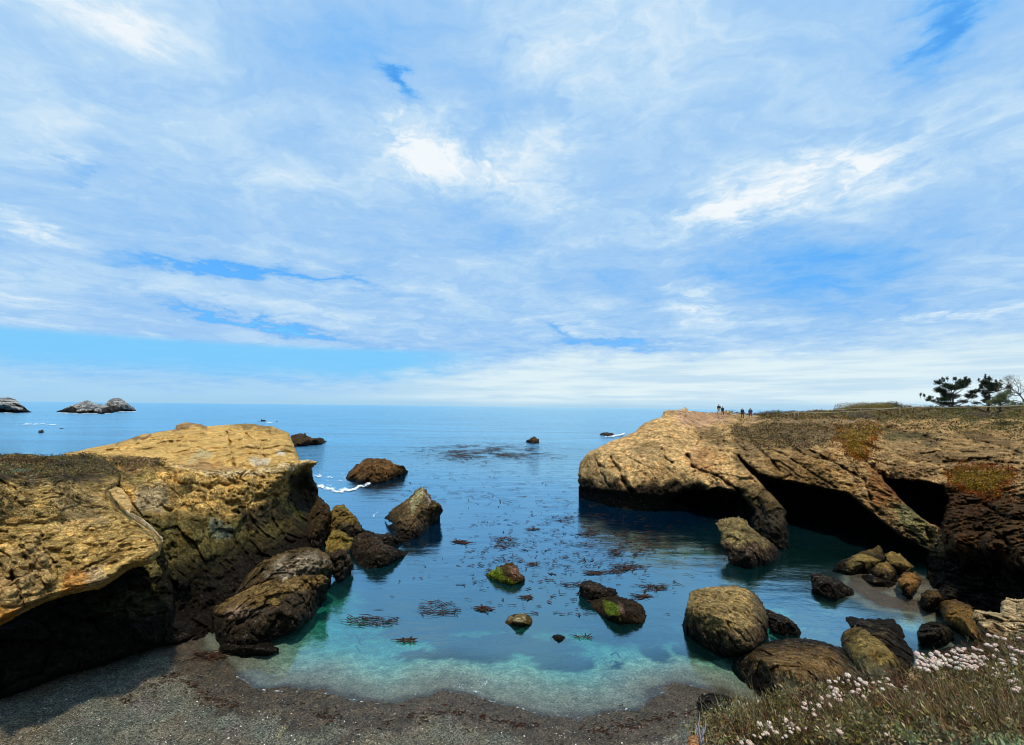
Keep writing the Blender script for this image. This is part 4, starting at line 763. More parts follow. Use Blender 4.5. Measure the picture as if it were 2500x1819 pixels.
# shelf of pale rock close by
nl = [(2374, 1500), (2379, 1486), (2405, 1490), (2441, 1496), (2441, 1472), (2456, 1457), (2475, 1462), (2500, 1460), (2600, 1455), (2600, 1660), (2500, 1620), (2400, 1545), (2372, 1512)]
o, _ = relief('ledge', nl, [(2374, 1500, 4.6), (2441, 1472, 5.1), (2500, 1461, 5.2), (2600, 1455, 5.2), (2500, 1540, 4.3), (2420, 1520, 4.4), (2440, 1560, 4.2), (2600, 1640, 3.6), (2400, 1545, 4.3)], 2.0, lumpy(.45, .30), M['near'], (.46, .33, .17), [zl([(2380, 1520), (2430, 1520), (2520, 1580), (2480, 1620), (2380, 1560)], (.13, .075, .035), 6, .85)], rw=14, rd=.25, back=.9, wob=2.5)
tag(o, 'pale tan rock ledge jutting in from the right edge above the flowers', kind='structure')

# ------------------------------------------------------------------ surf
m = NT('foam'); geo = m.n('ShaderNodeNewGeometry').outputs['Position']; fo = m.noise(geo, 5, 6, .7)
fb = m.bsdf(Base_Color=(.66, .74, .80), Roughness=.8); tr = m.n('ShaderNodeBsdfTransparent').outputs[0]
fx = m.n('ShaderNodeAttribute', attribute_name='thick').outputs['Fac']
x_ = m.n('ShaderNodeMixShader', i={0: m.rng(m.math('ADD', fx, m.math('MULTIPLY_ADD', fo, 2.0, -1.0)), .25, .95)}); m.t.links.new(tr, x_.inputs[1]); m.t.links.new(fb, x_.inputs[2])
M['foam'] = m.out(x_.outputs[0])
def foam(name, line, wpx, label, thr=0.0, z=.03, step=1.4, fq=14.0, strength=1.0, hump=.05, na=.55):
    """white water lying along a line, thick where it breaks"""
    a = np.array(line, float); x0, y0 = a.min(0) - wpx * 2; x1, y1 = a.max(0) + wpx * 2
    X, Y = np.meshgrid(np.arange(x0, x1, step), np.arange(y0, y1, step * .7))
    px, py = X.ravel(), Y.ravel()
    q = np.stack([px / fq, py / fq * 1.8, px * 0 + x0], 1)
    d = polydist(line, px, py + fbm(q * .7, 3) * wpx * .7, False) / wpx
    t = strength * (1 - d) + na * fbm(q, 4) - thr
    keep = (t > 0).reshape(X.shape); cell = keep[:-1, :-1] & keep[1:, :-1] & keep[:-1, 1:] & keep[1:, 1:]
    used = np.zeros_like(keep); used[:-1, :-1] |= cell; used[1:, :-1] |= cell; used[:-1, 1:] |= cell; used[1:, 1:] |= cell
    idx = -np.ones(X.shape, int); idx[used] = np.arange(used.sum())
    V = G(px[used.ravel()], py[used.ravel()], z); tt = np.clip(t[used.ravel()], 0, 1); V[:, 2] += hump * tt
    f = np.stack([idx[:-1, :-1][cell], idx[1:, :-1][cell], idx[1:, 1:][cell], idx[:-1, 1:][cell]], 1)
    if not len(f): return
    o = link(name, V, f, M['foam']); at = o.data.attributes.new('thick', 'FLOAT', 'POINT'); at.data.foreach_set('value', tt.astype(np.float32))
    tag(o, label, 'foam', kind='stuff')
foam('surf', [(778, 1186), (800, 1194), (828, 1198), (858, 1194), (890, 1186), (902, 1180)], 6, 'curved line of white surf between the left cliff and the broad brown rock', .05, hump=.05, fq=16, step=.9, na=.45)
foam('surf', [(770, 1158), (800, 1165), (840, 1160), (845, 1180), (800, 1182)], 13, 'thin lacy foam swirling left of the broad brown rock', .55)
foam('surf', [(912, 1262), (922, 1250), (930, 1262)], 7, 'small splash at the left foot of the pointed rock', .5)
foam('surf', [(40, 1037.5), (80, 1036.8), (120, 1037), (143, 1037.5)], 1.5, 'long white streak of surf on the sea at far left', .1, step=.5, fq=14, hump=.5)
foam('surf', [(142, 1008.5), (170, 1009), (200, 1009.6), (270, 1009.4)], 1.1, 'white surf line along the foot of the long sea stack', .15, step=.6, hump=.3)
foam('surf', [(283, 1005.5), (310, 1005.4), (334, 1004.6)], .9, 'white surf line along the foot of the taller sea stack', .15, step=.6, hump=.3)
foam('surf', [(10, 1008), (30, 1008.3)], .9, 'fleck of surf at the foot of the leftmost sea stack', .1, step=.6)
foam('surf', [(1478, 1067), (1500, 1066), (1516, 1063), (1524, 1060)], 2.4, 'white splash around the flat rock by the headland tip', step=.9, hump=.5)
foam('surf', [(648, 1031), (668, 1031)], 1.2, 'white fleck between the two far black rocks', .1, step=.6)
foam('surf', [(575, 1650), (640, 1684), (700, 1690), (780, 1690), (860, 1708), (930, 1719), (1010, 1696), (1090, 1688), (1150, 1698), (1200, 1712), (1330, 1744), (1440, 1753), (1530, 1730), (1600, 1696), (1690, 1674)], 3.5, 'broken thin line of foam along the edge of the gravel beach', .62, z=.015, fq=10, hump=.008)
foam('surf', [(1110, 1672), (1140, 1680), (1165, 1690), (1190, 1665)], 15, 'patch of fine bubbles where the water laps the gravel', .55, z=.02, fq=4, hump=.01)

# ------------------------------------------------------------------ leaves, blades and strands as many small faces
class Cloud:
    def __init__(s): s.v = []; s.f = []; s.c = []
    def quad(s, p, c):
        k = len(s.v); s.v += [tuple(q) for q in p]; s.f.append((k, k + 1, k + 2, k + 3)); s.c += [c] * 4
    def strip(s, pts, w0, w1, side, c):
        n = len(pts)
        for k in range(n - 1):
            wa = w0 + (w1 - w0) * k / (n - 1); wb = w0 + (w1 - w0) * (k + 1) / (n - 1)
            s.quad([pts[k] - side * wa, pts[k] + side * wa, pts[k + 1] + side * wb, pts[k + 1] - side * wb], c)
    def leaf(s, p, size, c, asp=.5, up_=None):
        d = RNG.normal(size=3); d /= np.linalg.norm(d) + 1e-9
        if up_ is not None: d = d * .8 + up_; d /= np.linalg.norm(d)
        e = np.cross(d, RNG.normal(size=3)); e /= np.linalg.norm(e) + 1e-9
        s.quad([p - e * size * asp * .3, p + d * size * .5 - e * size * asp * .5, p + d * size, p + d * size * .5 + e * size * asp * .5], c)
    def make(s, name, mat, parent=None, loc=None, lab=None):
        v = np.array(s.v); 
        if parent is not None: v = v - np.array(parent.location)
        return link(name, v, np.array(s.f), mat, parent, np.array(s.c), False, loc)
def vary(c, a=.3):
    k = 1 + (RNG.random() * 2 - 1) * a; return (c[0] * k * (1 + .15 * RNG.normal()), c[1] * k, c[2] * k)
def pick(cs): return cs[int(RNG.integers(len(cs)))]

# floating kelp
m = NT('kelp'); c_ = m.n('ShaderNodeVertexColor', layer_name='Col').outputs[0]
M['kelp'] = m.out(m.bsdf(Base_Color=c_, Roughness=.8, **{'Specular_IOR_Level': .1}))
KC = [(.020, .007, .004), (.045, .010, .006), (.016, .012, .004), (.030, .016, .005)]
def kelp_strand(cl, c, L, wd, ang=None, z=.035):
    ang = ang if ang is not None else RNG.normal(0, .5) + (math.pi if RNG.random() < .5 else 0)
    pts = [np.array([c[0], c[1], z + RNG.random() * .02])]
    for k in range(5):
        ang += RNG.normal(0, .30); pts.append(pts[-1] + np.array([math.cos(ang), math.sin(ang) * .8, 0]) * L / 5 + np.array([0, 0, RNG.normal() * .006]))
    s = np.array([-math.sin(ang), math.cos(ang), 0]); col = vary(pick(KC))
    cl.strip(pts, wd * .95, wd * .35, s, col)
def kelp(cx, cy, rx, ry, n, label, L=.35, wd=.04, z=.035):
    cl = Cloud()
    for _ in range(n):
        if not cl.v: c = G(cx, cy)
        else:
            best = None
            for _t in range(6):
                r = math.sqrt(RNG.random()); t = RNG.random() * 6.283; g_ = G(cx + rx * r * math.cos(t), cy + ry * r * math.sin(t))
                va = np.array(cl.v); k_ = int(np.argmin(np.hypot(va[:, 0] - g_[0], va[:, 1] - g_[1]))); dd = np.hypot(va[k_, 0] - g_[0], va[k_, 1] - g_[1])
                if best is None or dd > best[0]: best = (dd, va[k_], g_)
            c = best[1]; an_ = RNG.normal() * .4 + (math.pi if best[2][0] < c[0] else 0)
            kelp_strand(cl, c, L * 1.25 * (.4 + RNG.random()), wd * (.5 + RNG.random()), an_, z=z); continue
        kelp_strand(cl, c, L * (.4 + RNG.random()), wd * (.5 + RNG.random()), z=z)
    o = cl.make('kelp_clump', M['kelp'], loc=G(cx, cy)); tag(o, label, 'kelp', 'clumps of floating kelp')
kelp(1232, 1325, 26, 16, 60, 'ragged reddish kelp clump floating above the green rock', .5, .05)
kelp(1126, 1324, 14, 4, 26, 'short thick kelp piece to the upper left of the green rock', .5, .07)
kelp(1440, 1303, 20, 7, 40, 'reddish kelp clump left of the headland reflection', .5, .05)
kelp(1420, 1330, 26, 9, 34, 'loose kelp flecks below the reddish clump by the reflection', .45, .04)
kelp(1300, 1293, 12, 4, 20, 'thin dark kelp sprig in the middle of the channel', .5, .04)
kelp(1500, 1350, 10, 8, 22, 'dark kelp sprig at the edge of the headland reflection', .4, .05)
kelp(1530, 1386, 34, 9, 44, 'long diagonal dark kelp frond floating right of the middle', .6, .06)
kelp(1450, 1400, 18, 5, 26, 'round brown kelp tuft behind the pair of dark rocks', .35, .06)
kelp(1502, 1397, 20, 5, 24, 'flat brown kelp tuft right of the round one', .35, .05)
kelp(1600, 1436, 28, 7, 44, 'spread of dark kelp fronds right of the rounded black rock', .5, .04)
kelp(1570, 1456, 16, 4, 20, 'small kelp scrap just above the rounded black rock', .4, .05)
kelp(1398, 1430, 26, 8, 26, 'kelp trailing left of the pair of dark rocks', .45, .03)
kelp(1072, 1488, 52, 20, 80, 'wide open tangle of brown kelp in the left shallows', .4, .03)
kelp(905, 1518, 62, 13, 70, 'long dark band of kelp near the barnacled rock', .4, .04)
kelp(1180, 1488, 15, 6, 34, 'small brown kelp knot left of the low tan topped rock', .35, .05)
kelp(1290, 1460, 12, 5, 18, 'reddish kelp scrap between the green rock and the low one', .35, .05)
kelp(990, 1566, 20, 6, 24, 'reddish kelp clump over the dark patch in the shallows', .3, .05)
kelp(1300, 1378, 14, 5, 20, 'thin kelp frond right of the green rock', .4, .04)
kelp(1420, 1557, 22, 3, 18, 'dark kelp scraps right of the tiny rock tip', .3, .03)
kelp(510, 1604, 36, 12, 46, 'black weed strewn on the wet gravel at the foot of the long boulder', .34, .035, z=.07)
kelp(1375, 1268, 30, 16, 30, 'faint kelp sprigs beside the dark foot of the headland', .6, .05)
cl = Cloud()
for _ in range(2600):
    px = RNG.normal(1360, 160); py = 1250 + abs(RNG.normal(0, 90)) if RNG.random() < .55 else RNG.normal(1350, 60)
    if float(fbm(np.array([[px / 26, py / 11, 1.5]]), 3)[0]) < .12 and RNG.random() < .9: continue
    kelp_strand(cl, G(px, min(py, 1500)), .12 + .4 * RNG.random(), .02 + .05 * RNG.random())
for _ in range(1500):
    r = RNG.normal(0, 1, 2); px = 1185 + 80 * r[0]; py = 1104 + 10 * r[1]
    if float(fbm(np.array([[px / 40, py / 4, 4.5]]), 3)[0]) < .0: continue
    kelp_strand(cl, G(px, max(py, 1070)), 1.2 + 2 * RNG.random(), .09 + .12 * RNG.random(), z=.06)
for _ in range(420):
    px = RNG.uniform(950, 1500); py = RNG.uniform(1085, 1240); kelp_strand(cl, G(px, py), .6 + 1.2 * RNG.random(), .03 + .06 * RNG.random(), z=.05)
for _ in range(260):
    px = RNG.normal(1560, 60); py = RNG.normal(1300, 20) + 30; kelp_strand(cl, G(px, py), .3 + .4 * RNG.random(), .02 + .03 * RNG.random())
o = cl.make('kelp_flecks', M['kelp']); tag(o, 'scattered dark kelp flecks and far kelp bed floating on the blue water', 'kelp', kind='stuff')
# kelp hanging under the surface
def sunken(pts, wd, label):
    a = [np.array(p, float) for p in pts]; q = []
    for k in range(len(a) - 1):
        for t in np.linspace(0, 1, 6, endpoint=False): q.append(a[k] * (1 - t) + a[k + 1] * t)
    q.append(a[-1]); q = np.array(q); q[1:-1] = (q[:-2] + q[1:-1] * 2 + q[2:]) / 4
    X = np.array([G(x, y, -.06) for x, y in q]); cl = Cloud()
    for k in range(len(X) - 1):
        d = X[k + 1] - X[k]; s = np.array([-d[1], d[0], 0]); s /= np.linalg.norm(s) + 1e-9
        w0 = wd * (1 - .5 * k / len(X)); cl.quad([X[k] - s * w0, X[k] + s * w0, X[k + 1] + s * w0, X[k + 1] - s * w0], (.03, .05, .03))
    o = cl.make('sunken_kelp', M['kelp'], loc=X[0]); tag(o, label, 'kelp', 'kelp strands under the clear water')
sunken([(1050, 1562), (1100, 1560), (1150, 1563), (1162, 1580)], .05, 'dark sunken kelp strand hooked at its right end')
sunken([(1362, 1610), (1368, 1596), (1380, 1590)], .05, 'short sunken kelp hook below the tiny rock tip')
sunken([(1608, 1550), (1612, 1565), (1600, 1578), (1580, 1582)], .06, 'curled sunken kelp below the rounded black rock')
sunken([(1490, 1600), (1505, 1592), (1514, 1606)], .06, 'lone curved scrap of sunken kelp near the beach')
sunken([(870, 1550), (880, 1575), (895, 1570)], .05, 'sunken kelp hook in the left shallows')

# wrack left by the tide
cl = Cloud(); sh = [(300, 1720), (430, 1640), (500, 1700), (600, 1728), (800, 1745), (950, 1760), (1100, 1735), (1250, 1760), (1400, 1790), (1550, 1765), (1700, 1730)]
for _ in range(900):
    k = int(RNG.integers(len(sh) - 1)); t = RNG.random(); x_0 = sh[k][0] * (1 - t) + sh[k + 1][0] * t; y_0 = sh[k][1] * (1 - t) + sh[k + 1][1] * t + RNG.normal() * (5 if RNG.random() < .6 else 22)
    if float(fbm(np.array([[x_0 / 50, y_0 / 25, 7.5]]), 3)[0]) < -.05: continue
    g_ = G(x_0, y_0, .1); zz_ = float(ground_z(np.array([g_[0]]), np.array([g_[1]]))[0]); kelp_strand(cl, g_, .05 + .16 * RNG.random(), .012 + .02 * RNG.random(), z=max(zz_, .01) + .012)
o = cl.make('beach_wrack', M['kelp']); tag(o, 'scraps of dark seaweed stranded along the tide line on the gravel', 'seaweed', kind='stuff')
# ------------------------------------------------------------------ scrub on the headlands
SCR = [(.19, .12, .035), (.12, .10, .03), (.26, .16, .05), (.08, .045, .02), (.20, .17, .045), (.30, .22, .11), (.035, .025, .012)]
def tuft(cl, p, R, Hh, n, cols, sz):
    base = pick(cols)
    for _ in range(n):
        d = RNG.normal(size=3); d /= np.linalg.norm(d); r = RNG.random() ** .4
        q = p + np.array([d[0] * R * r, d[1] * R * r, abs(d[2]) * Hh * r])
        c = vary(base if RNG.random() < .7 else pick(cols), .45)
        cl.leaf(q, sz * (.6 + .8 * RNG.random()), c, .45, np.array([0, 0, .5]))
cl = Cloud()
for _ in range(1100):
    px = RNG.uniform(1855, 2520); py = RNG.uniform(992 if px > 2040 else 1006, 1024) if RNG.random() < .75 else RNG.uniform(1022, 1052)
    s = surf_rh(px, py)[0]; R = RNG.uniform(.3, 1.0)
    tuft(cl, s - [0, 0, .1], R, R * .55, 22, SCR if px < 2300 or RNG.random() < .6 else [(.09, .10, .03), (.12, .12, .04)], .22)
for _ in range(260):
    px = RNG.normal(1860, 60); py = 1018 + (px - 1800) * .15 + RNG.uniform(0, 60)
    s = surf_rh(px, py)[0]; tuft(cl, s - [0, 0, .05], .5, .28, 18, SCR, .16)
for _ in range(330):
    px = RNG.uniform(1900, 2500); py = RNG.uniform(1035, 1075); s = surf_rh(px, py)[0]; tuft(cl, s - [0, 0, .05], .35, .2, 14, SCR, .14)
for _ in range(60):
    px = RNG.uniform(1770, 1860); py = RNG.uniform(1003, 1014); s = surf_rh(px, py)[0]; tuft(cl, s - [0, 0, .05], .5, .25, 16, SCR, .16)
for _ in range(420):
    px = RNG.normal(1900, 90); py = RNG.uniform(1035, 1095); s = surf_rh(px, py)[0]; tuft(cl, s - [0, 0, .05], .4, .25, 14, [(.06, .035, .015), (.10, .065, .03), (.03, .02, .01)], .14)
for _ in range(330):
    px = RNG.uniform(2080, 2500); py = RNG.uniform(1060, 1170); s = surf_rh(px, py)[0]; tuft(cl, s - [0, 0, .05], .22, .14, 12, SCR, .10)
o = cl.make('coastal_scrub', M['leaf']); tag(o, 'low brown coastal scrub along the top of the right headland', 'scrub', kind='stuff')
cl = Cloud()
for _ in range(520):
    px = RNG.uniform(-20, 300); py = RNG.uniform(1112, 1160) if RNG.random() < .8 else RNG.uniform(1160, 1260)
    s = surf_lf(px, py)[0]; R = RNG.uniform(.12, .42) if py < 1165 else .12
    tuft(cl, s - [0, 0, .05], R, R * .6, 24, SCR + [(.12, .12, .06)], .075)
for _ in range(90):
    px = RNG.uniform(265, 395); py = RNG.uniform(1118, 1140); s = surf_md(px, py)[0]; tuft(cl, s - [0, 0, .05], .25, .16, 20, SCR, .08)
o = cl.make('coastal_scrub', M['leaf']); tag(o, 'dry brown scrub and grass on top of the left headland', 'scrub', kind='stuff')
def bush(px, py, R, Hh, n, cols, label, name='shrub', sf=surf_rh, sz=.16):
    s = sf(px, py)[0]; b = empty(name, s, label, 'shrub'); cl = Cloud()
    for _ in range(6):
        tuft(cl, s + np.array([RNG.normal() * R * .4, RNG.normal() * R * .3, 0]), R * .7, Hh * RNG.uniform(.7, 1), n // 6, cols, sz)
    cl.make('foliage', M['leaf'], b)
    st = Cloud()
    for _ in range(14):
        e = s + np.array([RNG.normal() * R * .5, RNG.normal() * R * .4, Hh * .7]); st.strip([s, (s + e) / 2 + [0, 0, .05], e], .02, .01, np.array([1., 0, 0]), (.06, .045, .03))
    st.make('stem', M['leaf'], b)
bush(2107, 1000, 3.0, 1.3, 5200, [(.26, .18, .05), (.18, .14, .04)], 'wide golden brown domed shrub on the ridge, left of the taller one')
bush(2173, 999, 2.3, 1.4, 4200, [(.13, .13, .04), (.09, .08, .03)], 'olive domed shrub on the ridge behind the middle fence post')
bush(1886, 1012, 2.4, .8, 600, [(.075, .07, .04), (.10, .07, .04)], 'grey green shrub on the ridge just right of the walkers')
bush(2105, 1022, 1.3, .9, 700, [(.13, .11, .08), (.10, .08, .06)], 'pale greyish shrub in front of the rope fence')
bush(2402, 1020, 2.6, 1.0, 800, [(.15, .12, .09), (.11, .09, .07)], 'dry pinkish grey shrub at the cliff edge under the trees')
bush(2455, 1040, 1.4, .7, 700, [(.07, .085, .025), (.04, .04, .015)], 'dark green cushion shrub on the pale cliff edge at right')
bush(35, 1130, .9, .35, 500, [(.17, .075, .02), (.12, .07, .03)], 'rusty orange dry shrub on the left headland top', sf=surf_lf, sz=.07)
bush(88, 1130, .55, .28, 500, [(.05, .035, .02), (.03, .025, .015)], 'very dark shrub on the left headland, beside the rusty one', sf=surf_lf, sz=.06)
bush(200, 1116, .7, .3, 500, [(.08, .07, .03), (.06, .055, .02)], 'olive brown shrub on the left headland where the pale rock begins', sf=surf_lf, sz=.06)
bush(30, 1152, .55, .10, 400, [(.20, .24, .15), (.15, .19, .11)], 'pale sage green mat on the edge of the left headland', sf=surf_lf, sz=.05)
bush(150, 1140, .6, .22, 500, [(.04, .04, .02), (.07, .05, .025)], 'dark tussock in the middle of the left headland top', sf=surf_lf, sz=.06)
bush(62, 1185, .32, .16, 300, [(.03, .028, .015)], 'small black green tuft on the left cliff face', sf=surf_lf, sz=.05)
bush(285, 1135, .4, .3, 400, [(.035, .035, .015), (.07, .05, .03)], 'dark bush hanging over the notch in the left cliff', sf=surf_lf, sz=.06)
def mat_plant(poly, n, label, top, side, sz=.13):
    a = np.array(poly, float); cl = Cloud(); c0 = a.mean(0); s0 = surf_rh(*c0)[0]
    k = 0
    while k < n:
        px = RNG.uniform(a[:, 0].min() - 8, a[:, 0].max() + 8); py = RNG.uniform(a[:, 1].min() - 6, a[:, 1].max() + 10)
        sg = signed(poly, np.array([px]), np.array([py]))[0] + 9 * float(fbm(np.array([[px / 16, py / 16, 3.0]]), 3)[0])
        if sg < 0 and RNG.random() > .05: continue
        k += 1; s = surf_rh(px, py)[0]; f = np.clip(sg / 16 + RNG.normal() * .3, 0, 1)
        c = (np.array(side) * (1 - f) + np.array(top) * f) * np.clip(.75 + .9 * float(fbm(np.array([[px / 9, py / 7, 1.0]]), 3)[0]), .25, 1.3)
        if RNG.random() < .15: c = c * .3
        c = tuple(c)
        for _ in range(7): cl.leaf(s + RNG.normal(size=3) * .09 + np.array([0, -.12, .05]), sz * (.6 + RNG.random() * .8), vary(c, .5), .4, np.array([0, -.6, .6]))
    b = empty('ice_plant', s0, label, 'ice plant', 'ice plant mats hanging on the cliff'); cl.make('foliage', M['leaf'], b)
mat_plant([(2045, 1040), (2090, 1030), (2145, 1030), (2150, 1060), (2120, 1085), (2115, 1120), (2095, 1128), (2065, 1112), (2050, 1085), (2030, 1070)], 1500, 'orange and green ice plant hanging over the cliff edge below the fence', (.36, .20, .008), (.36, .10, .008))
mat_plant([(2305, 1150), (2340, 1135), (2420, 1138), (2480, 1152), (2475, 1180), (2440, 1195), (2430, 1220), (2390, 1215), (2350, 1205), (2310, 1185)], 1700, 'red and yellow ice plant mat on the rock above the right hand cave', (.34, .19, .012), (.32, .05, .008), .11)

# ------------------------------------------------------------------ trees
TR = NT('bark'); gp = TR.n('ShaderNodeNewGeometry').outputs['Position']
M['bark'] = TR.out(TR.bsdf(Base_Color=TR.mix(TR.noise(gp, 6), (.035, .028, .022), (.09, .07, .055)), Roughness=.9))
def limb(V, Fc, pts, r0_, r1_, k=6):
    b0 = len(V); n = len(pts)
    for i, p in enumerate(pts):
        d = pts[min(i + 1, n - 1)] - pts[max(i - 1, 0)]; d = d / (np.linalg.norm(d) + 1e-9)
        a = np.cross(d, [0.3, 1, .1]); a /= np.linalg.norm(a) + 1e-9; b = np.cross(d, a); r = r0_ + (r1_ - r0_) * i / (n - 1)
        for j in range(k): t = 6.283 * j / k; V.append(tuple(p + r * (a * math.cos(t) + b * math.sin(t))))
    for i in range(n - 1):
        for j in range(k): Fc.append((b0 + i * k + j, b0 + i * k + (j + 1) % k, b0 + (i + 1) * k + (j + 1) % k, b0 + (i + 1) * k + j))
    Fc.append(tuple(range(b0 + k - 1, b0 - 1, -1)))
def bend(a, b, s=.15, n=6):
    L = np.linalg.norm(b - a); o_ = RNG.normal(size=3) * L * s
    return [a + (b - a) * t + o_ * math.sin(3.14 * t) for t in np.linspace(0, 1, n)]
def px_at(px, py, D, dy=0): 
    q = P(px, py, D); q[1] += dy; return q
def tree(base, D, trunk_top, pads, label, cols, sz, name='pine_tree', spikes=(), nper=1, bare=False):
    b0 = P(base[0], base[1], D); e = empty(name, b0, label, 'tree', 'trees on the ridge'); Vt, Ft = [], []
    tp = P(trunk_top[0], trunk_top[1], D); tr_ = bend(b0 - [0, 0, .8], tp, .05, 8); limb(Vt, Ft, tr_, .16, .05)
    L = link('trunk', np.array(Vt) - b0, [list(f) for f in Ft], M['bark'], e)
    Vb, Fb = [], []; cl = Cloud()
    for (px, py, rx, ry, n) in pads:
        dy = RNG.normal() * .7; c = px_at(px, py, D, dy)
        s = tr_[int(np.clip(8 * (base[1] - py) / (base[1] - trunk_top[1]) * .7, 1, 7))]
        limb(Vb, Fb, bend(s, c, .12), .07, .02, 5)
        Rx = rx * D / F; Rz = ry * D / F
        for _ in range(max(3, n // 40)):
            c2 = c + RNG.normal(size=3) * np.array([Rx * .6, Rx * .5, Rz * .5]); limb(Vb, Fb, bend(c, c2, .15, 4), .025, .008, 4)
        base_c = pick(cols)
        for _ in range(n * nper):
            d = RNG.normal(size=3); d /= np.linalg.norm(d); r = RNG.random() ** .45
            q = c + d * np.array([Rx, Rx * .9, Rz]) * r
            if n > 70 and float(noise(np.array([q * 2.2]))[0]) < -.22: continue
            for _ in range(4): cl.leaf(q + RNG.normal(size=3) * .09, sz * (.7 + .8 * RNG.random()), vary(base_c, .4), .28, np.array([0, 0, .7]))
    for (px, py, h) in spikes:
        c = px_at(px, py, D, RNG.normal() * .5); t_ = c + np.array([RNG.normal() * .05, 0, h * D / F]); limb(Vb, Fb, [c - [0, 0, .3], c, t_], .02, .01, 4)
        for _ in range(100):
            t = RNG.random() * 1.1; cl.leaf(c + (t_ - c) * t + RNG.normal(size=3) * .06, sz * .8, vary(pick(cols), .3), .28, np.array([0, 0, 1.2]))
    link('branch', np.array(Vb) - b0, [list(f) for f in Fb], M['bark'], e)
    cl.make('crown', M['leaf'], e)
# picture spots of trees: x = 2200 + zx/7.56, y = 890 + zy/7.56
def tz(x, y): return 2200 + x / 7.56, 890 + y / 7.56
DG = [(.016, .030, .014), (.022, .04, .016), (.014, .022, .012)]
pads = []
for (x, y, rx, ry, n) in [(730, 340, 60, 35, 110), (820, 400, 80, 50, 190), (930, 360, 80, 60, 230), (960, 440, 90, 40, 190), (730, 470, 50, 55, 130), (820, 490, 60, 40, 150), (1100, 330, 55, 45, 120), (1210, 330, 45, 50, 110), (1130, 420, 100, 40, 200), (1270, 410, 60, 25, 80), (900, 560, 90, 45, 220), (1050, 590, 110, 40, 240), (1230, 590, 90, 45, 200),
     (1270, 520, 60, 35, 90), (720, 650, 70, 30, 110), (820, 640, 60, 35, 110), (960, 650, 90, 35, 150), (1210, 690, 90, 22, 70), (650, 710, 35, 20, 40), (900, 730, 70, 25, 100), (1040, 725, 80, 18, 60), (420, 620, 30, 20, 40), (490, 655, 35, 18, 40), (575, 680, 25, 16, 30), (800, 730, 60, 16, 40)]:
    a, b = tz(x, y); pads.append((a, b, rx / 7.56, ry / 7.56, n))
sp = [(*tz(x, y), h / 7.56) for x, y, h in [(690, 330, 50), (750, 320, 40), (800, 290, 40), (845, 290, 40), (925, 300, 45), (975, 300, 50), (1082, 310, 55), (1120, 310, 30), (1195, 310, 40), (1218, 300, 60), (1325, 400, 40), (405, 590, 45), (435, 600, 40), (650, 660, 35)]]
tree(tz(900, 770), 66, tz(905, 380), pads, 'dark broad pine on the ridge with a low branch reaching left', DG, .23, spikes=sp)
pads = []
for (x, y, rx, ry, n) in [(1560, 330, 50, 50, 120), (1620, 380, 90, 60, 280), (1700, 410, 90, 60, 260), (1600, 470, 110, 45, 260), (1490, 290, 25, 40, 50), (1770, 380, 60, 45, 130), (1850, 420, 45, 40, 80), (1440, 490, 70, 30, 70), (1380, 530, 50, 35, 60), (1400, 440, 20, 40, 30), (1480, 610, 60, 30, 60), (1390, 680, 60, 35, 80), (1580, 560, 30, 50, 60), (1590, 680, 40, 40, 60), (1500, 660, 50, 25, 40), (1330, 720, 60, 20, 40)]:
    a, b = tz(x, y); pads.append((a, b, rx / 7.56, ry / 7.56, n))
sp = [(*tz(x, y), h / 7.56) for x, y, h in [(1470, 280, 45), (1500, 300, 35), (1560, 270, 75), (1590, 290, 30), (1655, 290, 60), (1758, 330, 40), (1855, 380, 80), (1380, 440, 50), (1905, 440, 25)]]
tree(tz(1590, 770), 68, tz(1580, 420), pads, 'dark pine with tall upright shoots, right of the broad pine', DG, .23, spikes=sp)
pads = []
for (x, y, rx, ry, n) in [(1800, 560, 110, 50, 200), (1760, 640, 100, 50, 200), (1880, 620, 100, 60, 200), (1830, 700, 130, 40, 220), (1990, 690, 90, 35, 110), (1680, 680, 50, 40, 70), (1930, 510, 40, 30, 50)]:
    a, b = tz(x, y); pads.append((a, b, rx / 7.56, ry / 7.56, n))
tree(tz(1820, 770), 64, tz(1800, 560), pads, 'pale olive green bushy tree in front of the second pine', [(.13, .16, .06), (.10, .13, .05), (.15, .17, .08)], .2, 'bushy_tree')
# bare spreading tree
b0 = P(2505, 988, 66); e = empty('bare_tree', b0, 'bare grey branching tree cut by the right edge of the view', 'tree', 'trees on the ridge'); V_, F_ = [], []
root = b0 - np.array([0, 0, .6]); crown = P(2490, 965, 66); limb(V_, F_, bend(root, crown, .05), .14, .08)
link('trunk', np.array(V_) - b0, [list(f) for f in F_], M['bark'], e); V_, F_ = [], []
def grow(p, d, L, r, k):
    q = p + d * L; limb(V_, F_, bend(p, q, .1, 4), r, r * .6, 4)
    if k == 0: return
    for _ in range(3):
        d2 = d + RNG.normal(size=3) * .55; d2[2] += .12; d2 /= np.linalg.norm(d2); grow(q, d2, L * .72, r * .6, k - 1)
for d in [(-1, 0, .35), (-.9, .3, .8), (-.3, -.2, 1), (.4, .2, 1), (.9, 0, .6), (-1, -.2, .05), (-.6, .1, .6)]:
    d = np.array(d, float); grow(crown, d / np.linalg.norm(d), 1.25, .05, 4)
link('branch', np.array(V_) - b0, [list(f) for f in F_], M['bark'], e)
# low far scrub behind the trees
bush(2490, 992, 5.0, 1.0, 1400, [(.10, .12, .045), (.07, .08, .03)], 'long green hedge like shrub under the bare tree', sz=.22)

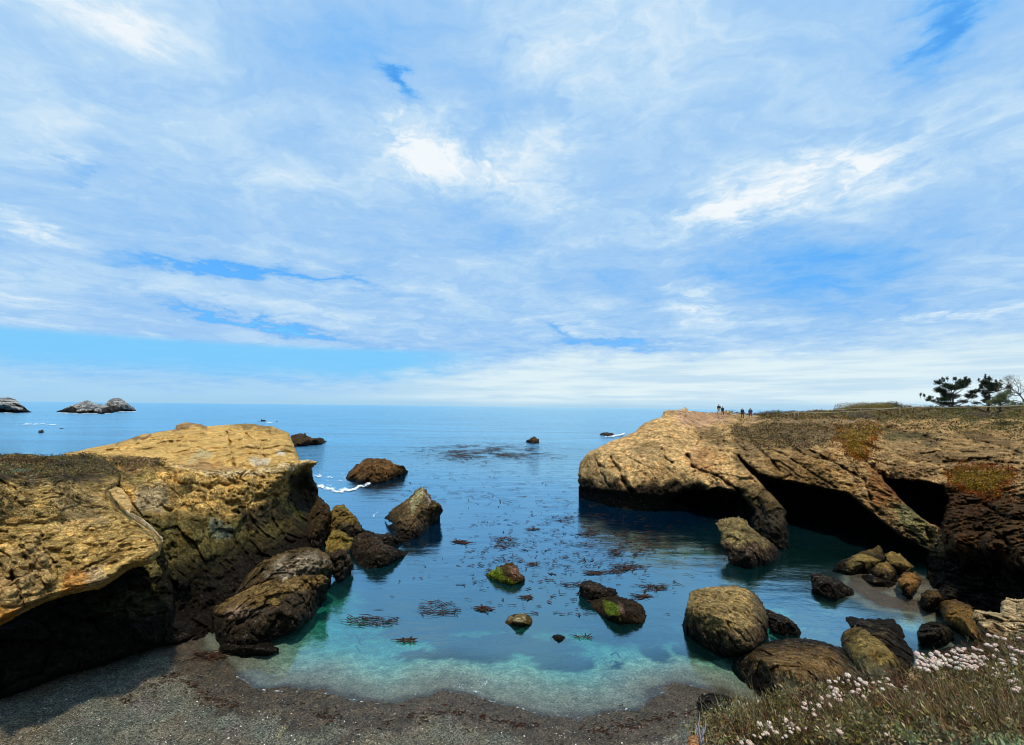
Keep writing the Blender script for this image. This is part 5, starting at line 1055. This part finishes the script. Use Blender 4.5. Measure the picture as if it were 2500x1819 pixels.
# ------------------------------------------------------------------ rope fence
M['post'] = plain('weathered_post', (.30, .26, .19), .8, .2, 6); M['rope'] = plain('rope', (.42, .39, .28), .9, .15, 20)
def fence(posts, label, ends):
    tops = []
    b = surf_rh(*posts[0][:2])[0]; e = empty('rope_fence', b, label, 'fence', 'rope fences beside the cliff path')
    for (px, py, hp) in posts:
        s = surf_rh(px, py)[0]; Dd = s[1]; h = hp * Dd / F; V_, F_ = [], []; limb(V_, F_, [s - [0, 0, .3], s + [0, 0, h * .5], s + [0, 0, h]], .045, .04, 8); F_.append(tuple(range(len(V_) - 8, len(V_))))
        link('post', np.array(V_) - b, [list(f) for f in F_], M['post'], e); tops.append(s + np.array([0, 0, h - .04]))
    seq = [P(*ends[0])] + tops + [P(*ends[1])] 
    V_, F_ = [], []
    for i in range(len(seq) - 1):
        pts = [seq[i] + (seq[i + 1] - seq[i]) * t - np.array([0, 0, .12 * math.sin(math.pi * t)]) for t in np.linspace(0, 1, 9)]
        limb(V_, F_, pts, .022, .022, 5)
    link('rope', np.array(V_) - b, [list(f) for f in F_], M['rope'], e)
fence([(1949, 1021, 16), (2070, 1021, 17), (2198, 1020, 26)], 'front rope fence on pale posts along the cliff path', [(1900, 1008, 62), (2520, 990, 46)])
fence([(1985, 1013, 13), (2102, 1009, 12), (2228, 1006, 12)], 'thinner rope fence on the far side of the path', [(1930, 1004, 66), (2520, 988, 60)])

# ------------------------------------------------------------------ walkers
M['skin'] = plain('skin', (.45, .25, .17), .6, .05); M['black'] = plain('black_cloth', (.012, .014, .022), .85, .2); M['navy'] = plain('navy_cloth', (.02, .04, .07), .85, .2)
M['khaki'] = plain('khaki_cloth', (.42, .34, .23), .85, .1); M['red'] = plain('red_cloth', (.25, .02, .02), .85, .1); M['white'] = plain('white_cloth', (.75, .75, .75), .8, .05)
M['pink'] = plain('pink_cloth', (.75, .35, .40), .8, .05); M['hair'] = plain('dark_hair', (.02, .014, .01), .7, .2); M['shoe'] = plain('shoe', (.25, .25, .26), .7, .1)
def skin(name, joints, edges, rad, mat, parent, lvl=1):
    me = bpy.data.meshes.new(name); me.from_pydata([tuple(j) for j in joints], edges, []); me.update()
    o = bpy.data.objects.new(name, me); COL.objects.link(o); o.parent = parent
    bm = bmesh.new(); bm.from_mesh(me); ly = bm.verts.layers.skin.verify()
    for k, v in enumerate(bm.verts): v[ly].radius = (rad[k], rad[k]); v[ly].use_root = (k == 0)
    bm.to_mesh(me); bm.free(); md_ = o.modifiers.new('skin', 'SKIN')
    md_.use_smooth_shade = True
    sb = o.modifiers.new('smooth', 'SUBSURF'); sb.levels = lvl; sb.render_levels = lvl
    me.materials.append(M[mat]); return o
def person(px, py, hpx, face, stride, label, jacket, legs, hat=None, shorts=False, hem=False, bow=0.0, elbow=.0):
    s = surf_rh(px, py)[0]; h = hpx * s[1] / F; k = h / 1.72
    e = empty('person', s, label, 'person', 'walkers on the headland'); e.rotation_euler = (0, 0, face); e.scale = (k, k, k)
    st = stride
    J = [(0, 0, .93), (0, .01, 1.12), (0, .02, 1.34), (0, .03 + bow * .4, 1.47), (0, .05 + bow, 1.60), (0, .045 + bow, 1.68),
         (-.10, 0, .90), (-.11, st * .22, .50), (-.11, st * .30, .08), (-.11, st * .30 + .14, .035),
         (.10, 0, .90), (.11, -st * .12, .50), (.11, -st * .32, .09), (.11, -st * .32 + .14, .035),
         (-.19, .01, 1.41), (-.25 - elbow, -st * .10, 1.14), (-.22, .06 - st * .1, .90), (-.21, .09 - st * .1, .80),
         (.19, .01, 1.41), (.25 + elbow, st * .10, 1.14), (.22, .08 + st * .14, .90), (.21, .11 + st * .14, .80)]
    E = [(0, 1), (1, 2), (2, 3), (3, 4), (4, 5), (0, 6), (6, 7), (7, 8), (8, 9), (0, 10), (10, 11), (11, 12), (12, 13), (2, 14), (14, 15), (15, 16), (16, 17), (2, 18), (18, 19), (19, 20), (20, 21)]
    Rr = [.13, .125, .14, .055, .095, .085, .085, .058, .04, .04, .085, .058, .04, .04, .06, .042, .032, .028, .06, .042, .032, .028]
    skin('body', J, E, Rr, 'skin', e)
    Jj = [J[0][:2] + (.90,), J[1], J[2], (0, .03 + bow * .2, 1.45), J[14], J[15], J[16], J[18], J[19], J[20]]
    skin('jacket', Jj, [(0, 1), (1, 2), (2, 3), (2, 4), (4, 5), (5, 6), (2, 7), (7, 8), (8, 9)], [.16, .165, .175, .09, .09, .07, .055, .09, .07, .055], jacket, e)
    z1 = .50 if shorts else .10
    t1 = .5; kn = 7 if shorts else 8
    Jl = [(0, 0, .92), J[6], tuple(J[7]), J[10], tuple(J[11])] + ([] if shorts else [J[8], J[12]])
    El = [(0, 1), (1, 2), (0, 3), (3, 4)] + ([] if shorts else [(2, 5), (4, 6)])
    skin('shorts' if shorts else 'trousers', Jl, El, [.135, .105, .08, .105, .08] + ([] if shorts else [.06, .06]), legs, e)
    for sx, i in ((-.11, 8), (.11, 12)):
        skin('shoe', [(sx, J[i][1] - .03, .05), (sx, J[i][1] + .17, .04)], [(0, 1)], [.05, .045], 'shoe', e)
    skin('hair' if not hat else 'hat', [(0, .02 + bow, 1.63), (0, .03 + bow, 1.71)], [(0, 1)], [.105, .09], hat or 'hair', e)
    if hem: skin('shirt_hem', [(0, 0, .86), (0, 0, .92)], [(0, 1)], [.165, .165], 'white', e)
person(1755, 1012.5, 25.5, 0, .9, 'tall walker in a black jacket and khaki trousers, striding, leftmost of four', 'black', 'khaki', elbow=.04)
person(1765, 1014, 22.5, 0, .3, 'shorter walker in black with a white shirt hem, right beside the tall one', 'black', 'black', hem=True)
person(1812, 1022, 25, 0, .15, 'walker in a black jacket with a pink cap, third from the left', 'black', 'black', hat='pink', hem=True)
person(1832, 1024, 27.5, 0, .5, 'walker in a dark blue hooded jacket and red shorts, bare legs', 'navy', 'red', hat='navy', shorts=True, elbow=.05)

# ------------------------------------------------------------------ the near bank and its shrubs
bk = [(1690, 1850), (1705, 1800), (1740, 1770), (1800, 1745), (1870, 1722), (1950, 1700), (2020, 1672), (2130, 1660), (2220, 1650), (2270, 1628), (2330, 1612), (2410, 1580), (2500, 1545), (2620, 1500), (2640, 1700), (2640, 1950), (1680, 1950)]
bc = [(1705, 1800, 3.0), (1800, 1745, 3.4), (1950, 1700, 3.6), (2130, 1660, 3.7), (2330, 1612, 3.7), (2500, 1545, 3.9), (2640, 1500, 4.0), (1700, 1900, 2.4), (2000, 1900, 2.2), (2300, 1900, 2.0), (2640, 1900, 1.9), (2200, 1750, 2.9), (2500, 1700, 2.8)]
m = NT('bank_soil'); gp = m.n('ShaderNodeNewGeometry').outputs['Position']
M['soil'] = m.out(m.bsdf(Base_Color=m.mix(m.noise(gp, 14, 6, .7), (.02, .014, .008), (.085, .055, .03)), Roughness=.95, Normal=m.bump(m.noise(gp, 30, 5, .7), .03)))
o, surf_bk = relief('bank', bk, bc, 4, lumpy(.3, .1), M['soil'], (.05, .035, .02), rw=20, rd=.2, back=.8)
tag(o, kind='structure')
DB = lambda px, py: float(rbf(bc, np.array([px]), np.array([py]))[0])
ST = [(.15, .08, .035), (.075, .04, .02), (.19, .13, .06), (.10, .075, .028), (.24, .20, .10), (.035, .018, .010)]
GN = [(.12, .105, .022), (.06, .055, .014), (.17, .145, .035), (.10, .065, .018)]
SG = [(.24, .26, .12), (.19, .22, .09), (.28, .28, .16)]
def blades(cl, px, py, n, L, cols, lean=(-.15, 0, 1), w=.0022, spread=.05, D=None, tilt=.38):
    s0 = P(px, py, D or DB(px, py))
    for _ in range(n):
        s = s0 + RNG.normal(size=3) * np.array([spread, spread, .01]); d = np.array(lean) + RNG.normal(size=3) * np.array([tilt, tilt, tilt * .5]); d /= np.linalg.norm(d)
        l = L * (.45 + .8 * RNG.random()); b_ = RNG.normal(size=3) * .12 * l
        pts = [s, s + d * l * .5, s + d * l + b_]; sd = np.cross(d, [0, 1, 0]); sd /= np.linalg.norm(sd) + 1e-9
        cl.strip(pts, w * (.7 + .8 * RNG.random()), w * .35, sd, vary(pick(cols), .4))
def leafy(cl, px, py, n, R, cols, sz, D=None):
    s0 = P(px, py, D or DB(px, py))
    for _ in range(n):
        q = s0 + RNG.normal(size=3) * R; cl.leaf(q, sz * (.6 + .9 * RNG.random()), vary(pick(cols), .45), .35, np.array([-.1, 0, .5]))
m = NT('petals'); gp = m.n('ShaderNodeNewGeometry').outputs['Position']; c_ = m.n('ShaderNodeVertexColor', layer_name='Col').outputs[0]
M['petal'] = m.out(m.bsdf(Base_Color=m.mix(m.rng(m.noise(gp, 160, 3), .4, .6, 0, .35), c_, (.48, .30, .19)), Roughness=.8, Normal=m.bump(m.vor(gp, 220), .003)))
def head_mesh(seed):
    rg = np.random.default_rng(seed); V_ = []; F_ = []; C_ = []
    for k in range(120):
        t = math.acos(1 - 1.75 * rg.random()); a = rg.random() * 6.283; d = np.array([math.sin(t) * math.cos(a), math.sin(t) * math.sin(a), math.cos(t) * .8])
        r = 1 + rg.normal() * .12; u_ = np.cross(d, [.3, .5, .8]); u_ /= np.linalg.norm(u_); v_ = np.cross(d, u_); s = .20 + .08 * rg.random(); b0_ = len(V_); rot = rg.random() * 1.57
        for q in range(4):
            an = rot + q * 1.5708; V_.append(tuple(d * r * (.93) + (u_ * math.cos(an) + v_ * math.sin(an)) * s)); 
        V_.append(tuple(d * r * 1.16)); c = np.array([.88, .77, .64]) * (1 - .3 * rg.random()); C_ += [tuple(c)] * 5
        for q in range(4): F_.append((b0_ + q, b0_ + (q + 1) % 4, b0_ + 4))
    # core
    b0_ = len(V_)
    for i in range(5):
        for j in range(8): th = math.pi * (i + .5) / 5; ph = j * .7854; V_.append((.86 * math.sin(th) * math.cos(ph), .86 * math.sin(th) * math.sin(ph), .7 * math.cos(th))); C_.append((.45, .30, .22))
    for i in range(4):
        for j in range(8): a_ = b0_ + i * 8 + j; b__ = b0_ + i * 8 + (j + 1) % 8; F_.append((a_, a_ + 8, b__ + 8)); F_.append((a_, b__ + 8, b__))
    return V_, F_, C_
HM = []
for kk in range(4):
    v_, f_, c__ = head_mesh(kk); o = link('flower_head', v_, np.array(f_), M['petal'], None, np.array(c__) * (1, 1 - .06 * kk, 1 - .05 * kk), False); HM.append(o.data); bpy.data.objects.remove(o)
def buckwheat(label, spots, heads, cols, fol_n, dens=30, L=.075):
    """one flowering shrub: a mass of thin stems, and pompom heads standing clear of it"""
    b = P(*spots[0][:2], DB(*spots[0][:2])); e = empty('buckwheat_shrub', b, label, 'shrub', 'flowering buckwheat shrubs on the near bank')
    st = Cloud(); lfv = Cloud()
    for (cx, cy, rx, ry, n) in spots:
        for _ in range(n):
            a_ = RNG.random() * 6.283; r = math.sqrt(RNG.random()); px = cx + rx * r * math.cos(a_); py = cy + ry * r * math.sin(a_)
            blades(st, px, py, dens // 2, L, cols, w=.0016, lean=(-.1, -.2, .8), tilt=1.2); leafy(lfv, px, py, fol_n * 3, .035, GN + cols, .019)
    hs = Cloud()
    for (px, py, sz) in heads:
        D_ = DB(px, py + 18) - .13; h = P(px, py, D_); foot = P(px + RNG.normal() * 10 + 6, py + 48 + RNG.random() * 25, D_ + .12)
        o = bpy.data.objects.new('flower_head', HM[int(RNG.integers(4))]); COL.objects.link(o); o.parent = e; o.location = Vector(h - b)
        r = sz * D_ / F * (.52 + .38 * RNG.random()); o.scale = (r * (.9 + .3 * RNG.random()), r, r * (.75 + .2 * RNG.random())); o.rotation_euler = (RNG.normal() * .35, RNG.normal() * .35, RNG.random() * 6)
        mid_ = (h + foot) / 2 + RNG.normal(size=3) * .008; hs.strip([foot, mid_, h], .0018, .0014, np.array([1., 0, 0]), vary((.13, .06, .035), .3))
    st.make('stems', M['leaf'], e); lfv.make('foliage', M['leaf'], e); hs.make('flower_stalks', M['leaf'], e)
def scat(el, n, s0=6.0, s1=8.0):
    out = []
    t = 0
    while len(out) < n and t < 4000:
        t += 1; cx, cy, rx, ry = el[int(RNG.integers(len(el)))]; a_ = RNG.random() * 6.283; r = math.sqrt(RNG.random()); x, y = cx + rx * r * math.cos(a_), cy + ry * r * math.sin(a_)
        if all((x - q[0]) ** 2 + (y - q[1]) ** 2 > (8 if t < 1500 else 4) ** 2 for q in out): out.append((x, y, RNG.uniform(s0, s1)))
    return out
buckwheat('flowering shrub with a dense crowd of pink white pompoms, top of the near bank', [(2310, 1660, 90, 26, 60), (2400, 1650, 60, 40, 40)],
   [(2238, 1597, 6.5), (2253, 1598, 6), (2250, 1606, 6), (2240, 1612, 5.5), (2274, 1597, 6), (2288, 1594, 7), (2326, 1592, 6), (2378, 1583, 6), (2393, 1588, 6), (2352, 1586, 7), (2340, 1588, 6)] + scat([(2300, 1612, 60, 18), (2350, 1605, 50, 22), (2370, 1618, 45, 20), (2270, 1625, 34, 12)], 52, 6, 7.5), ST, 6, 22)
buckwheat('flowering shrub with scattered pale pompoms at the right edge of the view', [(2440, 1620, 60, 50, 60), (2480, 1680, 40, 60, 40)],
   [(2414, 1551, 6.5), (2432, 1556, 6), (2452, 1560, 5.5), (2487, 1558, 7), (2409, 1574, 7), (2432, 1574, 5.5), (2472, 1600, 6.5), (2450, 1622, 6), (2456, 1638, 7), (2432, 1635, 5)] + scat([(2450, 1600, 50, 30), (2440, 1640, 40, 20), (2480, 1660, 20, 30)], 24, 5, 7), ST + GN, 8)
buckwheat('flowering shrub with russet stems and white pompoms in the middle of the near bank', [(2080, 1700, 90, 40, 75), (1990, 1735, 60, 30, 40)],
   [(2070, 1649, 6), (2048, 1657, 6), (2024, 1664, 6.5), (2040, 1664, 5.5), (2100, 1660, 7), (2112, 1668, 6), (2094, 1672, 5.5), (2040, 1690, 8), (2050, 1699, 6), (2005, 1705, 7), (2023, 1700, 6), (2050, 1710, 7.5), (2058, 1696, 5), (2110, 1702, 5.5), (2090, 1690, 5), (2212, 1685, 6.5), (2209, 1677, 5.5), (1963, 1718, 6), (1979, 1716, 5), (1962, 1728, 5), (1988, 1745, 6)] + scat([(2070, 1690, 60, 30), (1995, 1730, 36, 16), (2150, 1670, 40, 15)], 26, 4, 6), [(.11, .05, .03), (.085, .055, .035), (.07, .03, .02), (.13, .1, .06)], 5, 30)
buckwheat('flowering shrub with a few creamy round heads, lowest on the near bank', [(1870, 1790, 100, 30, 70), (1980, 1800, 80, 30, 50)],
   [(1855, 1768, 6.5), (1878, 1769, 7), (1882, 1777, 6), (1919, 1760, 6), (1933, 1769, 6), (1922, 1772, 4), (1950, 1780, 5.5), (1841, 1796, 6), (1830, 1814, 10), (1810, 1813, 7), (1870, 1790, 5.5), (1856, 1800, 4.5), (1888, 1785, 4.5), (1931, 1788, 5), (2050, 1787, 9), (2163, 1793, 6), (2385, 1748, 6.5), (2374, 1728, 5.5), (2325, 1727, 5), (2231, 1726, 4)] + scat([(1900, 1785, 70, 25)], 12, 3, 5), ST + [(.15, .15, .08)], 10, 30)
# sagebrush with pale leafy wands
def sage(label, spots, wands):
    b = P(*spots[0][:2], DB(*spots[0][:2])); e = empty('sagebrush', b, label, 'shrub', 'sagebrush on the near bank'); lfv = Cloud(); st = Cloud()
    for (cx, cy, rx, ry, n) in spots:
        for _ in range(n):
            a_ = RNG.random() * 6.283; r = math.sqrt(RNG.random()); px = cx + rx * r * math.cos(a_); py = cy + ry * r * math.sin(a_)
            leafy(lfv, px, py, 30, .04, GN, .018); blades(st, px, py, 14, .12, ST)
    for (x0, y0, x1, y1, k) in wands:
        A_ = P(x0, y0, DB(x0, y0) - .05); B_ = P(x1, y1, DB(x1, y1) - .12); st.strip([A_, (A_ + B_) / 2, B_], .003, .0015, np.array([1., 0, 0]), (.12, .10, .06))
        for t in np.linspace(0, 1, int(120 * k)): lfv.leaf(A_ + (B_ - A_) * t + RNG.normal(size=3) * .010, .030 * (1.15 - .6 * t), vary(pick(SG), .3), .4, np.array([0, 0, .4]))
    st.make('stems', M['leaf'], e); lfv.make('foliage', M['leaf'], e)
sage('dark green sagebrush with pale leafy wands in the bottom right corner', [(2420, 1740, 110, 60, 90), (2300, 1760, 90, 50, 70), (2480, 1650, 40, 60, 30), (2480, 1800, 60, 30, 30)],
  [(2390, 1830, 2375, 1770, 1), (2435, 1840, 2415, 1775, 1.2), (2470, 1840, 2440, 1780, 1.2), (2340, 1830, 2270, 1740, 1.6), (2300, 1810, 2230, 1800, 1), (2490, 1760, 2470, 1610, 1.6), (2508, 1700, 2480, 1640, 1.2), (2120, 1810, 2116, 1745, .8), (2180, 1800, 2200, 1770, .8), (2495, 1840, 2490, 1790, 1), (2095, 1770, 2115, 1745, .7), (2235, 1830, 2215, 1780, 1)])
sage('yellow green low bush among the creamy flower heads', [(1880, 1778, 40, 14, 30), (1860, 1810, 60, 16, 24), (2060, 1760, 50, 20, 24)], [(1832, 1760, 1828, 1738, .4), (1793, 1765, 1790, 1740, .3), (1930, 1740, 1935, 1715, .3)])
cl = Cloud()
for _ in range(900):
    t = RNG.random(); px = 1715 + t * 800; top = np.interp(px, [1700, 1800, 1950, 2130, 2260, 2400, 2520], [1800, 1748, 1700, 1664, 1650, 1600, 1560]); py = top + RNG.random() ** 1.3 * (1830 - top)
    pn = float(fbm(np.array([[px / 70, py / 45, 2.2]]), 3)[0]); PAL = [[(.035, .02, .012), (.06, .035, .02)], [(.16, .07, .035), (.10, .045, .025)], GN, [(.30, .26, .15), (.22, .18, .10)], [(.20, .17, .06), (.24, .20, .09)], ST]
    c1 = PAL[int(np.clip((pn + .75) / 1.5 * 6, 0, 5))]; hgt = .05 + .09 * RNG.random() ** 2
    blades(cl, px, py, 8, hgt, c1 + [pick(ST)], w=.0016, spread=.05, tilt=1.1, lean=(-.35 + pn, -.2, .9)); leafy(cl, px, py, 60, .042, c1, .026)
for (x0, n) in ((1940, 14), (2000, 14), (2120, 26), (2180, 26), (2150, 20), (1850, 16), (1760, 10), (1800, 12)):
    py = np.interp(x0, [1700, 1800, 1950, 2130, 2260], [1800, 1748, 1700, 1670, 1655]); blades(cl, x0, py, n * 2, .17, [(.22, .21, .14), (.16, .15, .09), (.12, .10, .06)], lean=(-.6, 0, 1), w=.0017, spread=.07)
o = cl.make('dry_grass', M['leaf']); tag(o, 'tangle of dry brown and grey grass and twigs covering the near bank', 'grass', kind='stuff')
# bleached twig and orange stone at the left end of the bank
e0 = P(1712, 1815, 2.7); V_, F_ = [], []
for (a, b, r) in [((1712, 1822), (1705, 1764), .006), ((1708, 1790), (1697, 1766), .005), ((1712, 1800), (1722, 1760), .004), ((1712, 1810), (1700, 1775), .005), ((1705, 1772), (1706, 1735), .0025), ((1715, 1790), (1726, 1768), .0035), ((1716, 1815), (1718, 1770), .006)]:
    limb(V_, F_, bend(P(*a, 2.7), P(*b, 2.68), .06, 5), r, r * .4, 6)
o = link('twig', np.array(V_), [list(f) for f in F_], plain('bleached_wood', (.55, .50, .52), .8, .2, 60), loc=e0); tag(o, 'bleached pale forked twig at the left end of the near bank', 'twig')
o, _ = relief('stone', [(1676, 1830), (1678, 1800), (1690, 1791), (1704, 1796), (1708, 1812), (1706, 1835)], [(1680, 1800, 2.62), (1704, 1800, 2.62), (1690, 1815, 2.55), (1690, 1835, 2.5)], 1.5, lumpy(.06, .012), M['near'], (.40, .19, .08), rw=10, rd=.04, back=.08, loc=P(1690, 1835, 2.6)); tag(o, 'small orange brown stone beside the bleached twig', 'stone')
o, _ = relief('stone', [(2206, 1650), (2214, 1632), (2235, 1622), (2262, 1622), (2272, 1640), (2262, 1672), (2210, 1672)], [(2210, 1640, 3.55), (2240, 1622, 3.6), (2270, 1640, 3.55), (2240, 1650, 3.42), (2240, 1672, 3.4)], 1.5, lumpy(.15, .03), M['near'], (.44, .30, .15), rw=16, rd=.1, back=.25, loc=P(2240, 1672, 3.5)); tag(o, 'tan rounded stone poking out left of the dense pompoms', 'stone')
# lone grass stalk at the bottom edge
cl = Cloud(); a_ = P(672, 1835, 2.6); b_ = P(694, 1776, 2.6); md_ = P(678, 1805, 2.6); cl.strip([a_, md_, P(684, 1788, 2.6), b_], .003, .0015, np.array([1., 0, 0]), (.45, .38, .2))
for t in np.linspace(.4, 1, 40): 
    q = md_ + (b_ - md_) * ((t - .4) / .6); cl.leaf(q, .02, vary((.5, .42, .24), .2), .3, np.array([.1, 0, .8]))
o = cl.make('grass_stalk', M['leaf'], loc=a_); tag(o, 'single dry grass stalk rising at the bottom edge over the gravel', 'grass')

# pebbles on the beach
cl = Cloud()
ico = np.array([[0, 0, 1], [.9, 0, 0], [0, .8, 0], [-.9, 0, 0], [0, -.8, 0]])
V_, F_, C_ = [], [], []
N = 5200; px = RNG.uniform(-100, 1750, N); py = 1640 + RNG.random(N) ** .8 * 260
g = G(px, py, .1); gz = ground_z(g[:, 0], g[:, 1]); ok = (gz > .03) & (gz < 1.6)
g = g[ok]; gz = gz[ok]
for k in range(len(g)):
    s = .010 + .026 * RNG.random() ** 2.5; b0_ = len(V_); a = RNG.random() * 6.28; ca, sa = math.cos(a), math.sin(a); el_ = .7 + .6 * RNG.random()
    u = RNG.random(); c = np.array((.60, .58, .48)) if u < .10 else np.array(pick([(.15, .14, .13), (.09, .08, .07), (.2, .17, .13), (.07, .09, .07), (.16, .11, .09)])) * (.6 + .8 * RNG.random())
    for v in ico * s: V_.append((g[k, 0] + (v[0] * ca - v[1] * sa) * el_, g[k, 1] + v[0] * sa + v[1] * ca, gz[k] + v[2] * .6 + .002)); C_.append(c)
    for j in range(4): F_.append((b0_, b0_ + 1 + j, b0_ + 1 + (j + 1) % 4))
mp = NT('pebble'); c_ = mp.n('ShaderNodeVertexColor', layer_name='Col').outputs[0]; M['peb'] = mp.out(mp.bsdf(Base_Color=c_, Roughness=.7))
o = link('pebbles', V_, np.array(F_), M['peb'], None, np.array(C_), True); tag(o, 'loose pebbles and shell bits scattered over the gravel beach', 'pebbles', kind='stuff')
